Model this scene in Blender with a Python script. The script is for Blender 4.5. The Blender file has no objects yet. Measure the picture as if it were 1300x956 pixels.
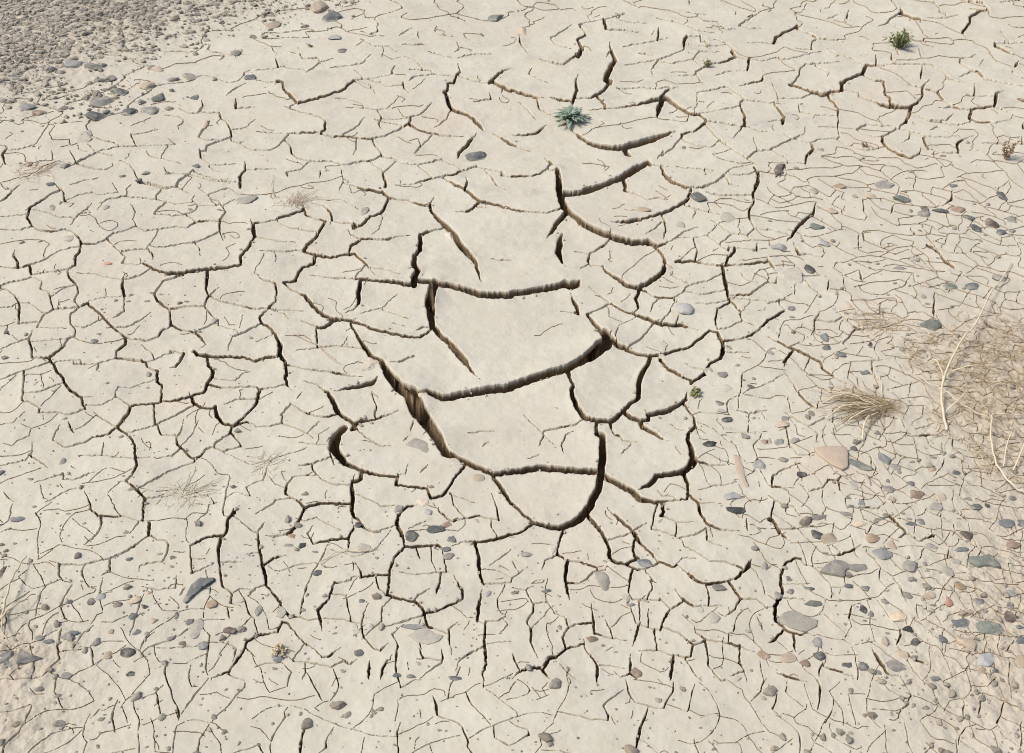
import bpy, math, random, heapq
import numpy as np
from mathutils import Vector, Matrix

# ------------------------------------------------------------------ camera, light, exposure
SC = bpy.context.scene
COL = SC.collection
F, PU, PV, PITCH, HCAM = 1263.9, 650.0, 433.5, math.radians(38.0), 1.6
cam = bpy.data.cameras.new('camera')
cam.lens = 35.0; cam.sensor_width = 36.0; cam.sensor_fit = 'HORIZONTAL'
cam.shift_y = -44.5/1300.0
cam.clip_start = 0.05; cam.clip_end = 2000
cam_o = bpy.data.objects.new('camera', cam); COL.objects.link(cam_o)
cam_o.location = (0, 0, HCAM); cam_o.rotation_euler = (math.pi/2-PITCH, 0, 0)
SC.camera = cam_o

SUN_EL, SUN_AZ = math.radians(55), math.radians(-98)      # azimuth from +Y towards +X
w = bpy.data.worlds.new('World'); SC.world = w; w.use_nodes = True
nt = w.node_tree; nt.nodes.clear()
wo = nt.nodes.new('ShaderNodeOutputWorld'); bg = nt.nodes.new('ShaderNodeBackground'); sky = nt.nodes.new('ShaderNodeTexSky')
sky.sky_type = 'NISHITA'; sky.sun_disc = False; sky.sun_elevation = SUN_EL; sky.sun_rotation = SUN_AZ
sky.dust_density = 4.0; sky.air_density = 1.0; sky.ozone_density = 1.0
bg.inputs['Strength'].default_value = 0.115
nt.links.new(sky.outputs[0], bg.inputs['Color']); nt.links.new(bg.outputs[0], wo.inputs['Surface'])
sl = bpy.data.lights.new('sun', 'SUN'); sl.energy = 1.8; sl.angle = math.radians(14); sl.color = (1.0, 0.94, 0.86)
so = bpy.data.objects.new('sun', sl); COL.objects.link(so)
sd = Vector((math.sin(SUN_AZ)*math.cos(SUN_EL), math.cos(SUN_AZ)*math.cos(SUN_EL), math.sin(SUN_EL)))
so.rotation_euler = sd.to_track_quat('Z', 'Y').to_euler(); so.location = (0, 0, 10)
SC.view_settings.view_transform = 'Standard'; SC.view_settings.look = 'None'
SC.view_settings.gamma = 1.0; SC.view_settings.use_curve_mapping = False
SC.view_settings.exposure = 0.41
SC.cycles.filter_width = 1.0
SC.cycles.max_bounces = 5; SC.cycles.diffuse_bounces = 3

CP, SP = math.cos(PITCH), math.sin(PITCH)
def ground(u, v):
    xc = (u-PU)/F; yc = -(v-PV)/F
    t = HCAM/(SP-yc*CP)
    return t*xc, t*(CP+yc*SP)
def to_px(x, y):
    d = y*CP+HCAM*SP
    return PU+F*x/d, PV-F*(y*SP-HCAM*CP)/d
def scale_at(y): return F/(y*CP+HCAM*SP)          # photo pixels per metre across
TILE = {}
for i, a in enumerate('ABCD'):
    for j in range(4): TILE['%s%d' % (a, j+1)] = (j*325.0, (0, 220, 440, 640)[i])
Z = 3.985
rng = np.random.default_rng(7)
random.seed(11)

# ------------------------------------------------------------------ noise
def _h(ix, iy, s):
    n = (ix.astype(np.int64)*374761393 + iy.astype(np.int64)*668265263 + s*974634777) & 0x7fffffff
    n = ((n ^ (n >> 13))*1274126177) & 0x7fffffff
    n = ((n ^ (n >> 15))*2246822519) & 0x7fffffff
    return (n & 0xffff)/65535.0
def vnoise(x, y, s=0):
    ix = np.floor(x); iy = np.floor(y); fx = x-ix; fy = y-iy
    fx = fx*fx*(3-2*fx); fy = fy*fy*(3-2*fy)
    a = _h(ix, iy, s); b = _h(ix+1, iy, s); c = _h(ix, iy+1, s); d = _h(ix+1, iy+1, s)
    return (a+(b-a)*fx)*(1-fy)+(c+(d-c)*fx)*fy
def fbm(x, y, s=0, o=4):
    r = 0; a = 0.5; n = 0
    for k in range(o):
        r = r+a*vnoise(x*2**k+17*k, y*2**k-9*k, s+k); n += a; a *= 0.5
    return r/n

# ------------------------------------------------------------------ crack network, traced then grown
CR = '''A1
3 0 740 30 745
8 40 750 15 795 30 840
4 30 840 60 850
3 55 768 120 760 185 738 215 690 250 630
3 260 632 350 630 420 625
6 445 740 495 780 440 810 385 838
4 385 838 330 870
4 495 780 570 795
3 495 775 600 752 700 745 800 740 890 735 850 705
5 385 838 450 858 530 870 575 850 570 835
3 355 775 380 815
3 265 775 270 820 310 830
3 398 745 400 765 440 778
5 665 690 690 740
3 665 690 720 682 800 660
4 665 650 740 610 765 595
3 740 770 760 795 840 810 910 830
3 820 790 850 750
5 1020 505 1025 545 1005 570
4 905 545 960 575 1005 572
3 1025 570 1110 570
4 830 580 900 590
4 925 600 925 625 900 640 905 655
6 1115 590 1150 620 1165 650 1170 685 1130 700 1090 715 1045 735 1040 760
6 1060 610 1050 635 1020 665 1005 690
4 1005 690 1040 705 1130 700
5 1010 755 1015 795
4 1170 705 1220 715 1250 740 1290 750
3 1165 655 1240 640 1290 600
9 1192 500 1192 545
4 1190 545 1290 542
4 1145 485 1180 455 1245 420
9 1235 805 1240 850 1215 885
6 1210 890 1212 945
6 980 855 940 890 905 915 890 945
5 890 945 840 945 770 930 700 920
4 980 865 1060 895 1190 915
5 830 850 845 875 870 880
3 870 880 960 880
3 1245 850 1290 850
3 1055 835 1100 860
3 1015 795 1070 825 1190 818
4 605 820 660 840 700 910
3 355 945 430 920 500 910
A2
10 135 420 140 455 175 490 215 525
9 215 525 300 500 380 475 440 455 475 425 495 408
4 215 525 175 538
6 145 540 200 560 270 575 325 590 350 610 350 650 325 665
7 325 665 250 665 170 668
3 0 658 90 662 170 668
5 170 668 140 700 100 738 60 752 0 750
6 150 705 175 735 180 765 210 790 270 805
6 270 805 380 798 440 818 520 805 590 795 635 770
7 635 770 610 735 590 705 590 695
6 325 670 380 682 460 682 540 690 590 695
6 590 690 650 680 710 655 775 625
11 775 625 780 590
3 780 595 700 600 640 598
8 780 632 830 655 880 668
6 880 668 960 680 1050 682
3 495 408 560 400 650 385 700 370
4 495 358 525 375 540 400
5 495 412 540 430 590 450 602 470
3 455 540 540 545 610 555 660 550 700 520 722 490
3 400 495 450 495 540 520 545 545
5 548 590 520 625 480 650 440 670
5 615 560 635 590 620 620 632 642
4 720 550 745 585 780 590
4 890 515 860 550 830 575 790 588
7 745 415 748 445 770 470
7 775 410 795 390
4 795 390 830 383 890 375
3 560 400 640 425 660 435 740 430
4 985 555 965 595 930 625 900 640
9 1020 315 1035 350 1010 385 1000 415 970 420 968 455 950 465
12 965 480 975 520 990 545
12 990 545 1050 570 1100 595
14 1100 595 1140 640 1160 655
3 910 372 1000 382
4 1020 372 1090 400 1180 415
10 1180 415 1210 385 1250 350
6 1250 350 1290 335
12 1190 410 1230 430 1290 455
6 1100 508 1150 500 1190 495 1180 465
5 1250 435 1240 465
14 1115 665 1090 700 1060 735 1030 760
9 1025 765 1020 790
12 1200 665 1240 685 1290 720
4 1020 290 1090 272 1190 270
3 870 260 930 272 990 290
4 530 205 590 235 680 238
6 680 238 710 265
3 740 228 850 230
5 820 170 824 200
3 530 165 600 185 650 190
4 725 190 790 152
4 915 140 905 165 930 182 995 188
6 1048 170 1080 200
4 1015 215 1030 245 1005 262
4 80 240 105 275
6 100 300 110 330
3 0 355 90 350 130 340 200 352 255 360
5 225 275 235 300 320 298 325 325
3 390 300 325 318
4 325 320 300 340 255 370
3 175 265 225 278
3 0 405 60 420 110 420
3 375 345 470 335 540 322 580 280
3 635 280 690 300 760 285 810 305 840 340
5 705 330 685 365
3 775 350 890 355
4 635 780 700 790 740 815 820 818
6 820 818 880 808 940 790
5 820 825 850 850 890 885
4 940 795 1000 820 1045 850
8 700 925 800 920 860 900 930 885 1000 875 1040 855 1115 830
5 1115 825 1180 845 1250 858
5 1150 840 1180 870 1220 930 1260 956
5 1240 875 1295 882
5 820 695 835 725 800 765
3 845 720 890 680
4 507 700 505 740 490 770
8 640 860 655 900 655 935
4 570 800 610 830 640 850
4 640 870 670 840 700 810
4 270 805 230 845 170 860 150 865
4 0 845 100 845
3 150 865 160 885
4 325 850 320 890
3 250 165 270 190
3 430 845 440 900
3 740 630 600 600
A3
10 0 450 60 470 125 487
5 125 487 160 487
7 190 485 240 497 290 500
13 295 540 310 500 330 450
8 330 450 322 400 335 365
6 330 490 400 488 440 468
14 440 468 480 430 505 400
22 475 395 500 330 520 300
9 525 300 505 260 495 210
5 495 255 478 280
8 430 480 470 520
6 140 290 200 308 260 315
8 260 315 310 280 335 260
16 335 275 355 240
9 355 240 330 200 370 180
6 370 180 365 155 340 125
4 195 185 230 170 300 125
5 195 185 220 215 300 240
4 30 510 80 545 120 595
4 100 335 85 365
3 85 365 180 412
5 125 490 140 540 200 570
9 0 670 60 670 120 660 175 620
7 0 720 90 755
6 35 170 40 205 80 265
9 0 880 100 880 150 865 200 820
8 200 820 165 790
6 190 850 230 855
14 230 855 235 900 240 956
12 300 640 340 680 390 710
24 390 715 450 735 540 745 590 735
30 590 735 680 710 750 685 830 662
18 570 745 580 770 610 785
30 690 815 620 850 560 890
22 560 890 480 925 370 956
9 555 900 575 925 570 956
7 390 548 500 540 600 530 700 510 760 495
22 765 500 745 540 735 590
11 790 500 840 540 900 570 950 580 975 600
9 980 600 980 620 930 660 860 680
8 750 490 790 455 840 440
5 530 438 660 437 740 448 800 440
5 860 690 820 740 760 785
6 935 465 1020 450 1080 432
6 1100 435 1140 470 1180 500 1155 520 1165 560 1180 590
9 1180 590 1175 635
6 985 615 1060 620 1165 640
3 950 570 1050 555 1145 535
6 1150 430 1210 415 1265 405
8 1270 380 1265 405
4 1180 505 1290 512
6 985 640 1050 710 1100 745 1180 800 1230 830
4 870 710 940 740 1010 745 1050 715
5 1160 650 1120 700
5 1180 640 1260 665 1290 665
5 1190 800 1240 765 1290 760
3 1220 700 1240 750
5 700 825 790 838
4 830 840 920 850 1020 865
10 755 840 770 880 820 920 880 950
6 965 950 1030 920 1070 885
3 1070 885 1110 855 1220 830
4 1110 885 1190 885 1235 865
9 1225 850 1245 900 1230 956
5 1085 900 1100 930 1145 940
4 735 800 765 760
4 560 235 640 218 720 205
8 740 140 742 180 735 200
3 720 205 790 190
4 570 318 660 305 740 295
6 740 295 705 345 710 375
4 740 300 820 315 920 295 950 255
3 950 260 1050 260
4 740 295 800 280 870 250
10 875 200 870 235
4 640 265 710 275
11 1110 262 1130 290
7 1130 290 1080 310 1000 325 930 360
5 930 365 965 415
4 840 378 920 378
5 1130 290 1170 295
4 1170 300 1290 305
8 1200 300 1190 355
3 920 300 960 330
12 468 125 475 150
5 475 152 560 155 640 160
5 730 95 850 120 940 160 1020 168
3 550 108 680 118
8 952 180 955 210 985 215
3 885 190 950 185
4 1020 200 1075 215
7 1075 215 1130 250
3 870 225 980 235 1080 225
4 1060 145 1130 145
5 1150 125 1200 135 1260 138
4 1150 120 1240 70
3 530 95 570 68
4 380 80 400 105
3 360 118 480 100 570 70
4 1190 215 1290 213
6 895 0 895 30
4 610 15 640 45
3 880 65 980 78
3 1030 378 1080 360 1190 355
A4
10 30 215 40 185
7 40 185 90 155 130 135 150 120
5 0 215 30 215
7 150 138 200 160 255 188
5 255 190 340 192 385 205
4 220 235 225 205 255 190
4 0 300 40 290 100 298 180 275 270 255
7 300 240 345 270
4 345 270 420 290 500 335
4 145 240 230 245
6 120 430 160 375 165 340 190 320
4 190 320 280 318 360 310
8 110 425 180 445 230 462
16 230 465 280 475 320 462
9 320 462 360 460
14 375 455 370 425
13 370 425 420 400 470 378
12 480 370 495 335
8 495 330 540 330 590 330
4 590 325 700 322 840 325
4 240 330 310 365 300 385
3 375 455 460 470
6 460 485 540 510 600 530
16 600 530 660 535 720 540
6 485 385 540 410 585 415
9 585 415 595 475 620 490 620 525
12 725 540 710 590 700 615
6 700 612 670 630
11 725 535 755 520
8 755 520 785 480 780 440 815 400
6 705 425 790 445 860 462
8 870 480 900 510 945 535
6 865 540 940 538
8 945 538 1010 550 1080 545 1145 535
12 1150 520 1155 480
7 1155 475 1190 460
11 1030 555 1020 595
7 1020 600 1070 620 1140 625 1220 612 1240 580
4 1145 540 1210 568
4 1005 470 1060 480 1140 485
4 20 415 45 465 55 505
3 0 515 55 510
4 50 490 170 490 230 468
8 35 525 85 580 75 620
3 0 610 75 600
8 310 490 355 540 360 600 355 635
7 190 630 185 670 130 700 60 735 10 760
5 80 675 130 700 215 720
9 215 722 230 755 195 790 190 825
4 15 760 100 805
3 0 825 190 825
4 215 720 260 700 360 690
5 355 640 365 680 350 700
3 230 590 240 575 350 580
6 155 525 165 560 210 570
4 255 630 340 635 450 645
5 450 645 500 620
4 450 645 485 670 550 685
3 500 620 620 630
4 650 640 720 660 820 690
5 650 645 590 680
12 578 685 578 715 600 745
8 600 745 630 770 725 805
8 725 805 765 780 770 755
5 720 670 715 700 690 715
7 785 700 800 745
4 800 690 900 695 950 685
4 355 700 400 735 500 760 590 745
5 730 575 820 605 900 605
5 820 655 860 635
4 860 640 955 690
4 900 605 940 570
4 820 608 960 630 1020 620
9 985 710 955 735 960 780
4 960 780 880 780 810 760
5 985 710 1040 690
5 1080 730 1180 730 1290 735
9 1280 700 1285 725
10 1288 630 1286 665
9 1020 95 1020 120 985 160
5 985 165 1000 185
7 1020 92 1060 70 1115 58 1080 25
6 1115 60 1120 95
6 960 0 1000 15 1055 22
11 670 30 680 55
10 675 60 720 78 770 90
7 770 90 775 105
5 670 62 620 85 605 105 560 125
6 620 105 660 135 730 160
5 810 85 900 88 960 75
7 865 35 870 55 900 65
4 835 10 860 35
6 545 275 548 310
7 625 275 625 300 645 312
5 765 240 775 290
9 1150 230 1200 255 1240 275
4 1150 215 1290 213
4 1175 160 1220 205
5 1050 270 1030 285 975 290 970 310
3 975 320 1020 350
7 1060 360 1095 395
5 1095 400 1200 420 1290 435
4 1035 358 970 385
8 1270 305 1245 345
7 1045 420 1048 455
4 830 330 915 380
4 915 395 970 410
5 780 340 770 400
3 1090 300 1070 335
5 400 80 420 95
4 300 88 355 65
5 410 40 405 60
6 1275 15 1290 30
3 1170 25 1250 15
B1
5 0 55 30 85 75 92 105 70
6 75 92 40 130 0 160
6 275 60 320 95 330 150 375 158
6 300 98 250 120 200 155 150 190
8 155 190 140 235 165 270 185 285
3 0 228 80 220 155 215
3 155 190 250 205 300 225 380 225
4 0 290 100 290 165 272
5 465 155 440 185 400 210 355 262
3 400 205 460 200
4 505 155 560 130 630 118
3 465 100 500 112 600 98 570 55
3 330 150 400 115 470 105
6 185 285 260 298 330 285 370 300
8 370 300 410 345
7 410 345 412 365 480 365 530 345 575 300
4 575 305 640 285 670 270
4 660 155 685 195 670 230 690 265 730 290 850 275 900 268
4 640 120 780 128
4 790 130 790 110 815 85
3 640 120 640 80 665 60
5 700 50 760 60 840 75 895 65 905 40 960 0
3 895 65 950 98
5 840 145 810 165 780 200
3 790 130 890 150 970 145
4 780 202 860 208
5 870 215 930 208 990 185 1000 160 970 130 985 108
5 940 205 1000 248
6 900 270 940 275 1000 248 1060 240 1110 240
3 1000 160 1100 160
4 1000 70 1040 95 1075 130
3 1060 100 1135 75
6 1100 135 1145 195
3 1130 160 1185 130
5 1160 70 1205 105
4 950 0 1060 30 1190 40
6 1215 15 1215 70
9 1140 195 1112 240 1112 300
4 1112 300 1130 350
5 1110 300 1060 325 1000 352 920 360 840 378 770 375
4 985 355 1010 385 1015 430
4 800 290 770 350 745 385
6 545 335 590 385 625 420
5 620 400 690 390 750 390
8 755 390 775 420 775 450
5 640 430 620 465
4 620 465 700 475 735 470
12 730 470 780 500 850 525
12 850 525 930 520 1040 500
12 1040 500 1140 490 1220 475
10 1220 475 1220 430 1250 400 1280 350
15 1290 330 1285 280 1270 240
10 930 530 890 545
6 890 545 830 560
6 820 575 790 615
5 760 500 720 525 680 540 630 548
9 75 390 68 420 90 450 90 470
8 0 470 90 478 150 468
5 150 468 220 445 290 405 360 382 410 375
9 152 475 160 515
4 160 515 260 505 340 495
9 410 370 405 410 385 430 385 475 345 495 350 530 365 550
6 365 550 395 580 400 615 385 640 380 660 410 688
6 0 568 50 550 110 545 155 530
4 160 530 215 550 205 590 250 610
5 250 615 260 660 270 690
3 260 630 330 590 390 575
5 0 580 40 590 75 620 95 658
4 0 685 60 680 95 660
7 100 658 100 710 95 765
4 95 658 150 660 215 705
6 95 765 190 755
6 240 712 215 735 190 785
6 215 708 240 715 275 695 410 690 450 670
3 455 660 540 640 630 635
9 625 550 622 580 635 635
4 390 515 480 518 560 540 620 550
5 632 650 632 710 575 742
8 450 675 500 715 540 755 580 795 635 835
6 410 690 360 730 360 770 385 800 380 835 350 845
3 195 785 250 790 340 795
3 385 785 440 790 520 750
4 540 795 640 785 710 755 765 712
6 640 838 750 850 800 835 825 800 860 785
8 635 840 635 870 590 905 585 940
6 350 845 320 890 250 940
3 160 860 350 845
7 165 940 160 880 150 850 165 800
4 0 900 80 865 150 840
8 785 630 800 660 855 695 865 695
6 865 695 930 685 1035 680
8 860 700 865 770 920 800 980 810
10 980 810 1010 830 1045 870 1020 888
5 980 810 1040 785 1085 765
10 1052 505 1045 600 1060 630
6 1060 635 1035 680 1070 720 1105 750 1105 775
4 1060 635 1110 590
8 1065 635 1130 660 1200 675 1290 695
4 1105 775 1200 800
6 1180 830 1240 810 1290 785
4 1180 830 1160 870 1155 905
18 985 910 1000 930
9 1000 925 1060 935 1180 935 1240 935 1290 956
6 1052 935 1055 956
4 860 900 930 915 910 956
4 715 870 770 910 780 940
6 585 940 660 940 720 950
B2
9 640 0 660 40 650 60
11 545 75 600 80 640 85 670 115
9 670 120 650 175 630 205 580 220 545 260 495 285
6 440 40 490 55 545 75
4 440 40 430 60 420 85
6 680 120 760 130 830 155 870 158
12 880 155 885 185 910 215
20 910 215 960 260 1000 300
28 1000 300 1030 350 1080 410
16 1080 410 1110 450
9 1110 450 1125 500 1140 550
4 900 115 880 150
8 940 10 1000 50 1050 75
12 1050 75 1100 115 1130 135
9 1130 135 1200 150 1290 175
11 1130 140 1100 170 1060 190 1010 188
5 1120 165 1165 168
8 1060 10 1070 35 1058 70
8 465 290 480 315 530 335
7 530 335 600 335 660 335 720 315 780 308
10 830 305 870 290
6 870 290 940 275
18 830 310 830 380 800 410 800 460 820 490
28 820 490 800 530 800 570
8 525 345 480 370 470 405
10 240 400 290 415 380 430 440 415 500 410
8 500 408 540 445 575 480 600 515
4 550 470 505 525
4 580 475 650 480 730 508
9 240 400 260 370 300 340 330 290 350 250
6 240 170 250 210 300 232 355 245
7 0 260 60 250 110 235 180 210 235 190
5 110 245 170 280 240 292 310 305
8 340 160 380 205 385 240
5 385 240 430 255 510 262
3 280 150 335 160
3 355 135 430 130 470 150 520 180
3 0 330 90 345 200 358
4 20 402 140 405 230 395
11 300 425 290 460 235 480 215 510 200 545
9 200 550 160 555 140 560
8 0 520 50 550 90 560
6 100 565 105 600 100 660 70 685
4 0 695 70 690
10 70 690 40 715 20 745 30 765 70 790
13 70 790 100 820 120 870 125 920 140 950
5 90 700 150 720 165 745
3 80 698 240 705
4 0 785 30 768
3 0 855 80 825
7 0 950 50 935 110 932
8 140 560 180 595 250 625
16 250 630 290 680 340 720 400 745
14 400 745 350 780 330 785
7 330 785 270 765 230 752
12 410 740 480 750 540 770 590 795 670 810
11 670 810 740 825 830 828 885 795
7 450 710 500 685 520 660
14 520 660 520 600 530 545
6 270 518 380 528 450 530 530 540
10 530 540 640 545 700 550
20 700 550 750 562 800 565
24 820 545 870 550 930 565 980 570
30 980 570 1060 590 1130 615 1200 622 1290 620
38 905 565 890 610
42 890 610 880 660 885 720
24 885 720 890 770 930 820
20 930 820 980 860 1030 910 1065 956
5 810 795 850 780 885 785
9 480 765 510 820 540 870
14 540 870 580 920
4 205 900 320 885 420 875 540 890
5 305 790 310 880
4 530 710 620 685 640 680 680 640 715 610
3 640 690 770 740
6 725 955 800 922
3 690 760 750 775
5 1190 430 1290 435
4 770 480 800 475
B3
26 235 0 238 60 245 110
32 245 110 265 170 290 200
24 270 100 340 98 420 75 490 45
18 490 45 560 15 600 0
22 290 200 340 240
28 345 250 400 280 460 305
28 460 305 540 330 620 345 690 340
20 275 205 230 250 200 295
8 200 295 175 325
6 0 178 100 190 180 195 240 180
28 255 300 240 340 235 400
12 240 410 250 440 270 470
14 690 345 740 360 775 352
5 775 352 830 325 880 290 940 270
8 560 25 572 80
6 572 80 640 105 685 130
4 685 130 740 120 790 130
14 500 243 580 243 650 232
10 650 232 740 205 800 185 850 155
9 850 155 890 130 905 85
11 765 0 800 40 880 72
7 880 72 960 72
6 970 65 1040 40 1075 10
6 875 155 930 175 990 190 1050 205
8 755 205 775 240 778 280
4 755 245 720 280 675 305
4 780 280 765 330
4 935 175 915 225
5 980 95 1050 110 1200 108
9 1245 0 1245 50 1220 100
7 1220 110 1225 140 1200 190 1200 220 1225 270
5 1225 275 1290 285
5 1225 280 1190 310 1210 335
5 1005 235 1060 265 1110 300 1190 310
5 1110 305 1050 355
5 990 310 1050 355 1095 390
3 840 325 920 325 990 310 1030 270
11 725 365 760 405 780 455
16 780 460 760 500
20 760 500 700 545 640 575
16 640 575 580 560 520 520
10 520 520 480 495 462 462
10 650 580 625 630 640 675
5 640 675 615 705
6 495 335 460 365 395 400
3 315 395 395 402
6 395 400 385 440 400 465
3 400 460 455 465
3 345 480 380 460
30 278 562 300 572
44 300 570 322 562
18 322 560 352 540
30 0 612 80 602 160 585 270 560
10 295 610 330 680
12 330 680 335 705
4 245 695 320 700
5 385 570 430 600 495 650
5 495 650 450 680 400 700
9 495 652 560 690 620 710
14 620 710 700 740 760 768
14 760 768 850 770 900 780 940 795
7 715 760 680 810 640 850 590 885
16 380 710 410 750 440 795 470 820
26 480 840 530 880 580 895
16 580 900 640 920 690 930 750 928
64 490 860 440 900
60 440 900 390 940
9 760 925 830 900 900 880 950 840 1000 800
8 1000 798 1040 810
13 1040 810 1065 860 1070 900
10 1070 900 1055 940
7 665 590 740 625 820 625
5 820 640 825 620 860 600 880 570 910 555 1000 530 1060 500
5 800 500 850 530 910 555
8 830 440 920 440 1040 458
7 1060 460 1180 455 1290 445
8 1085 450 1095 420 1125 395
16 1068 475 1085 560
11 1085 560 1100 630 1150 690
6 1150 690 1165 740 1220 770
5 875 585 950 605 1080 580
8 1100 650 1040 680 1028 740 1040 790
4 930 655 1000 655 1090 635
4 1165 745 1100 780 1050 790
7 1075 850 1150 840 1210 820 1250 790 1290 750
4 760 745 800 700 815 660 840 640
5 845 715 830 765
4 700 700 715 655 750 630
6 1110 608 1200 608 1240 580 1285 550
4 1160 500 1190 530 1245 545
6 920 335 940 390 925 435
3 850 435 910 380
7 1240 350 1240 390
3 1100 370 1240 385 1290 380
4 1245 690 1280 685
3 1110 620 1290 640
4 1080 905 1200 905
3 570 180 600 188 640 185
B4
6 245 145 225 210
14 220 212 160 260 130 300
9 130 300 95 345
5 0 280 60 295 100 305
8 130 350 155 400
6 155 405 220 405 270 420 290 395
7 0 430 40 490
5 0 545 45 545 45 520
9 930 90 930 130
6 925 140 880 165
10 805 370 850 400 890 450
8 890 450 940 490 980 510
4 830 378 920 410 1000 415
6 480 125 485 185 505 215 490 240
7 480 295 485 345
6 720 280 750 320
8 0 825 50 850 100 880 170 905 250 950
8 130 895 95 935 80 956
5 100 880 160 850
8 85 690 40 720 0 740
6 0 650 70 635 125 600
4 60 655 95 690
8 235 740 240 780 220 815
6 240 735 265 690
5 245 740 340 745 380 720
4 380 720 355 690 330 680
7 380 720 420 750 455 790
6 455 790 530 780 580 755
6 435 795 410 830 380 860 400 890
7 570 660 565 710
7 840 610 840 660 835 740
6 190 535 230 580
6 310 535 300 590
6 465 490 470 530 490 550
5 335 470 345 450 370 445
6 675 830 720 850 770 905
5 640 155 620 205
8 1090 750 1110 780 1150 795
C1
6 160 0 165 60 250 65
7 250 65 330 5
10 250 65 275 95 290 135 325 170 330 195
8 330 195 360 235 415 265
7 415 265 420 300 435 320
5 0 175 70 150 160 120 250 85
3 290 80 410 72
4 375 95 500 90 585 65
6 500 92 490 130
6 590 62 700 75 740 80
8 740 80 745 105 780 122
3 740 80 780 70 840 40 880 35
9 800 125 795 180 820 195
7 820 195 815 280
7 815 285 770 292 700 298 660 305
9 815 283 900 275 960 258 1035 235 1050 195
10 1050 200 1075 160 1078 125 1055 105 1050 55
7 935 40 915 80 890 108 860 112
6 1055 200 1130 212 1200 210 1290 205
3 1090 170 1190 178 1230 140 1265 130
10 968 260 985 295 1030 315 1065 318
5 985 300 900 350 840 375 795 400
6 780 300 785 400
5 785 405 700 430 640 440
11 660 310 650 345 620 385 590 412
9 590 412 640 445 665 470 685 505 685 575
5 590 412 560 390 510 360 475 335
5 585 255 620 275 660 305
3 585 235 600 210 660 215 720 190 790 170
4 440 300 520 298 590 260
4 420 265 470 260
7 125 135 125 190 118 285
4 120 250 210 240 310 200
7 118 285 160 295 205 325
6 205 325 200 345
5 435 320 350 350
4 205 345 290 340 330 350
6 345 385 375 440
6 590 412 550 450 470 460 420 490 330 512
4 270 480 330 512
4 270 470 305 400
3 0 405 70 395 130 340
4 110 400 160 420 150 460 100 480 60 510 20 495
5 165 565 200 580 240 615
4 0 605 130 580 165 540 165 490
5 525 490 515 550
4 395 555 520 555 680 575
9 685 575 695 610 670 660 640 685
4 600 690 645 690
11 665 705 700 735 735 775
8 735 775 725 885
4 685 570 760 565
6 795 400 820 455 890 458
8 930 375 920 430 895 475 900 505 940 540 980 575
7 980 575 1020 560 1045 525
5 870 565 910 530
4 790 575 870 560
3 1005 380 975 450 930 500
5 705 720 780 680 850 640 950 605 990 590
4 735 775 800 770 830 755
12 1092 305 1100 360 1130 395 1185 408
6 1185 408 1240 355 1290 300
9 1185 408 1250 385 1290 395
9 1175 415 1165 445
5 1165 445 1090 498
6 1170 445 1215 492
5 1070 515 1130 535 1220 510
3 1130 540 1200 570 1260 600
5 1140 295 1200 270 1290 265
7 430 740 460 800 460 830 500 865
6 500 865 560 870 640 868 700 890 790 890
5 500 870 520 875 515 920 500 956
4 705 895 660 956
6 760 895 760 956
3 550 745 610 690
3 230 795 350 730 430 710
6 320 640 320 672 380 675
4 380 675 440 650 480 640
4 175 690 250 665 310 650
4 20 740 70 790
7 1190 855 1155 890 1150 956
6 1185 870 1240 910 1290 945
4 1000 890 1050 850 1060 810 1100 800
C2
16 545 0 580 45
16 575 45 640 78
22 785 240 830 250 872 240
30 780 240 800 272
28 635 75 670 140
52 670 140 720 205 780 250
78 792 270 820 330
62 820 320 880 400 910 450
44 915 450 955 540
26 960 540 1030 570 1100 600
22 1100 600 1200 640 1290 630
24 615 150 590 180 540 195
11 540 195 480 205 395 222
30 870 240 940 262 1000 255
38 1000 252 1100 235 1290 205
20 985 0 1050 70
9 1050 70 1100 130 1135 170
6 680 80 740 75 805 45
14 125 0 120 45 150 90 155 150
11 150 150 155 195 185 222
6 165 100 260 115 380 128 460 142 540 150
5 0 80 50 62 120 60
6 15 218 80 210 140 195
14 20 220 0 290
6 240 175 310 190 350 225
18 365 230 390 280 410 320
18 410 325 460 365 505 395
10 505 395 485 420
7 500 390 550 375 600 370 650 350 720 330
5 585 225 610 300 600 350
6 175 285 240 325 300 350 360 355 410 340
4 175 290 125 345
5 230 230 205 265
5 0 405 70 405 130 385 135 350
4 135 390 200 410 260 440 290 470
3 320 380 260 440
14 452 408 436 422
30 436 422 408 452
50 406 456 390 515
36 400 525 450 590
18 450 590 530 625
4 220 488 290 495 365 500
6 215 605 280 597 380 560
6 375 540 395 605
5 285 600 290 630 340 680 400 700 460 702
5 510 415 560 460 630 500 680 500
4 745 480 770 455
5 795 375 780 430
5 845 450 865 430
4 770 595 755 645 720 650
5 830 640 870 600
11 530 625 600 645 700 657
9 720 645 708 700
8 708 700 760 705 865 718
8 865 720 885 765
14 885 765 940 755 960 735
10 960 735 1000 670 1055 605
12 535 640 530 670 500 685
14 500 650 485 700 490 760 485 830
11 485 830 500 865 530 885
10 475 795 400 795 340 795 290 805 245 820
10 245 820 230 860 215 890 180 940
8 245 815 200 775 150 750 155 710 185 665
3 185 665 230 658 300 655
4 150 720 100 700 70 665
5 0 855 90 800 100 780 180 770
4 245 885 310 865
3 310 865 350 890 430 930
5 510 750 570 770 640 805 700 800
9 740 830 770 805 815 800
9 725 850 710 890 735 956
5 540 905 600 938 630 935
3 860 880 770 920
6 895 790 940 840 980 870 1000 880
7 1000 880 1050 865 1130 850 1230 875
6 985 740 1000 800 1055 855
6 1190 735 1215 800 1230 870
3 965 740 1050 765 1105 785
14 1205 665 1240 710 1290 790
5 1190 870 1190 910 1220 956
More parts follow.
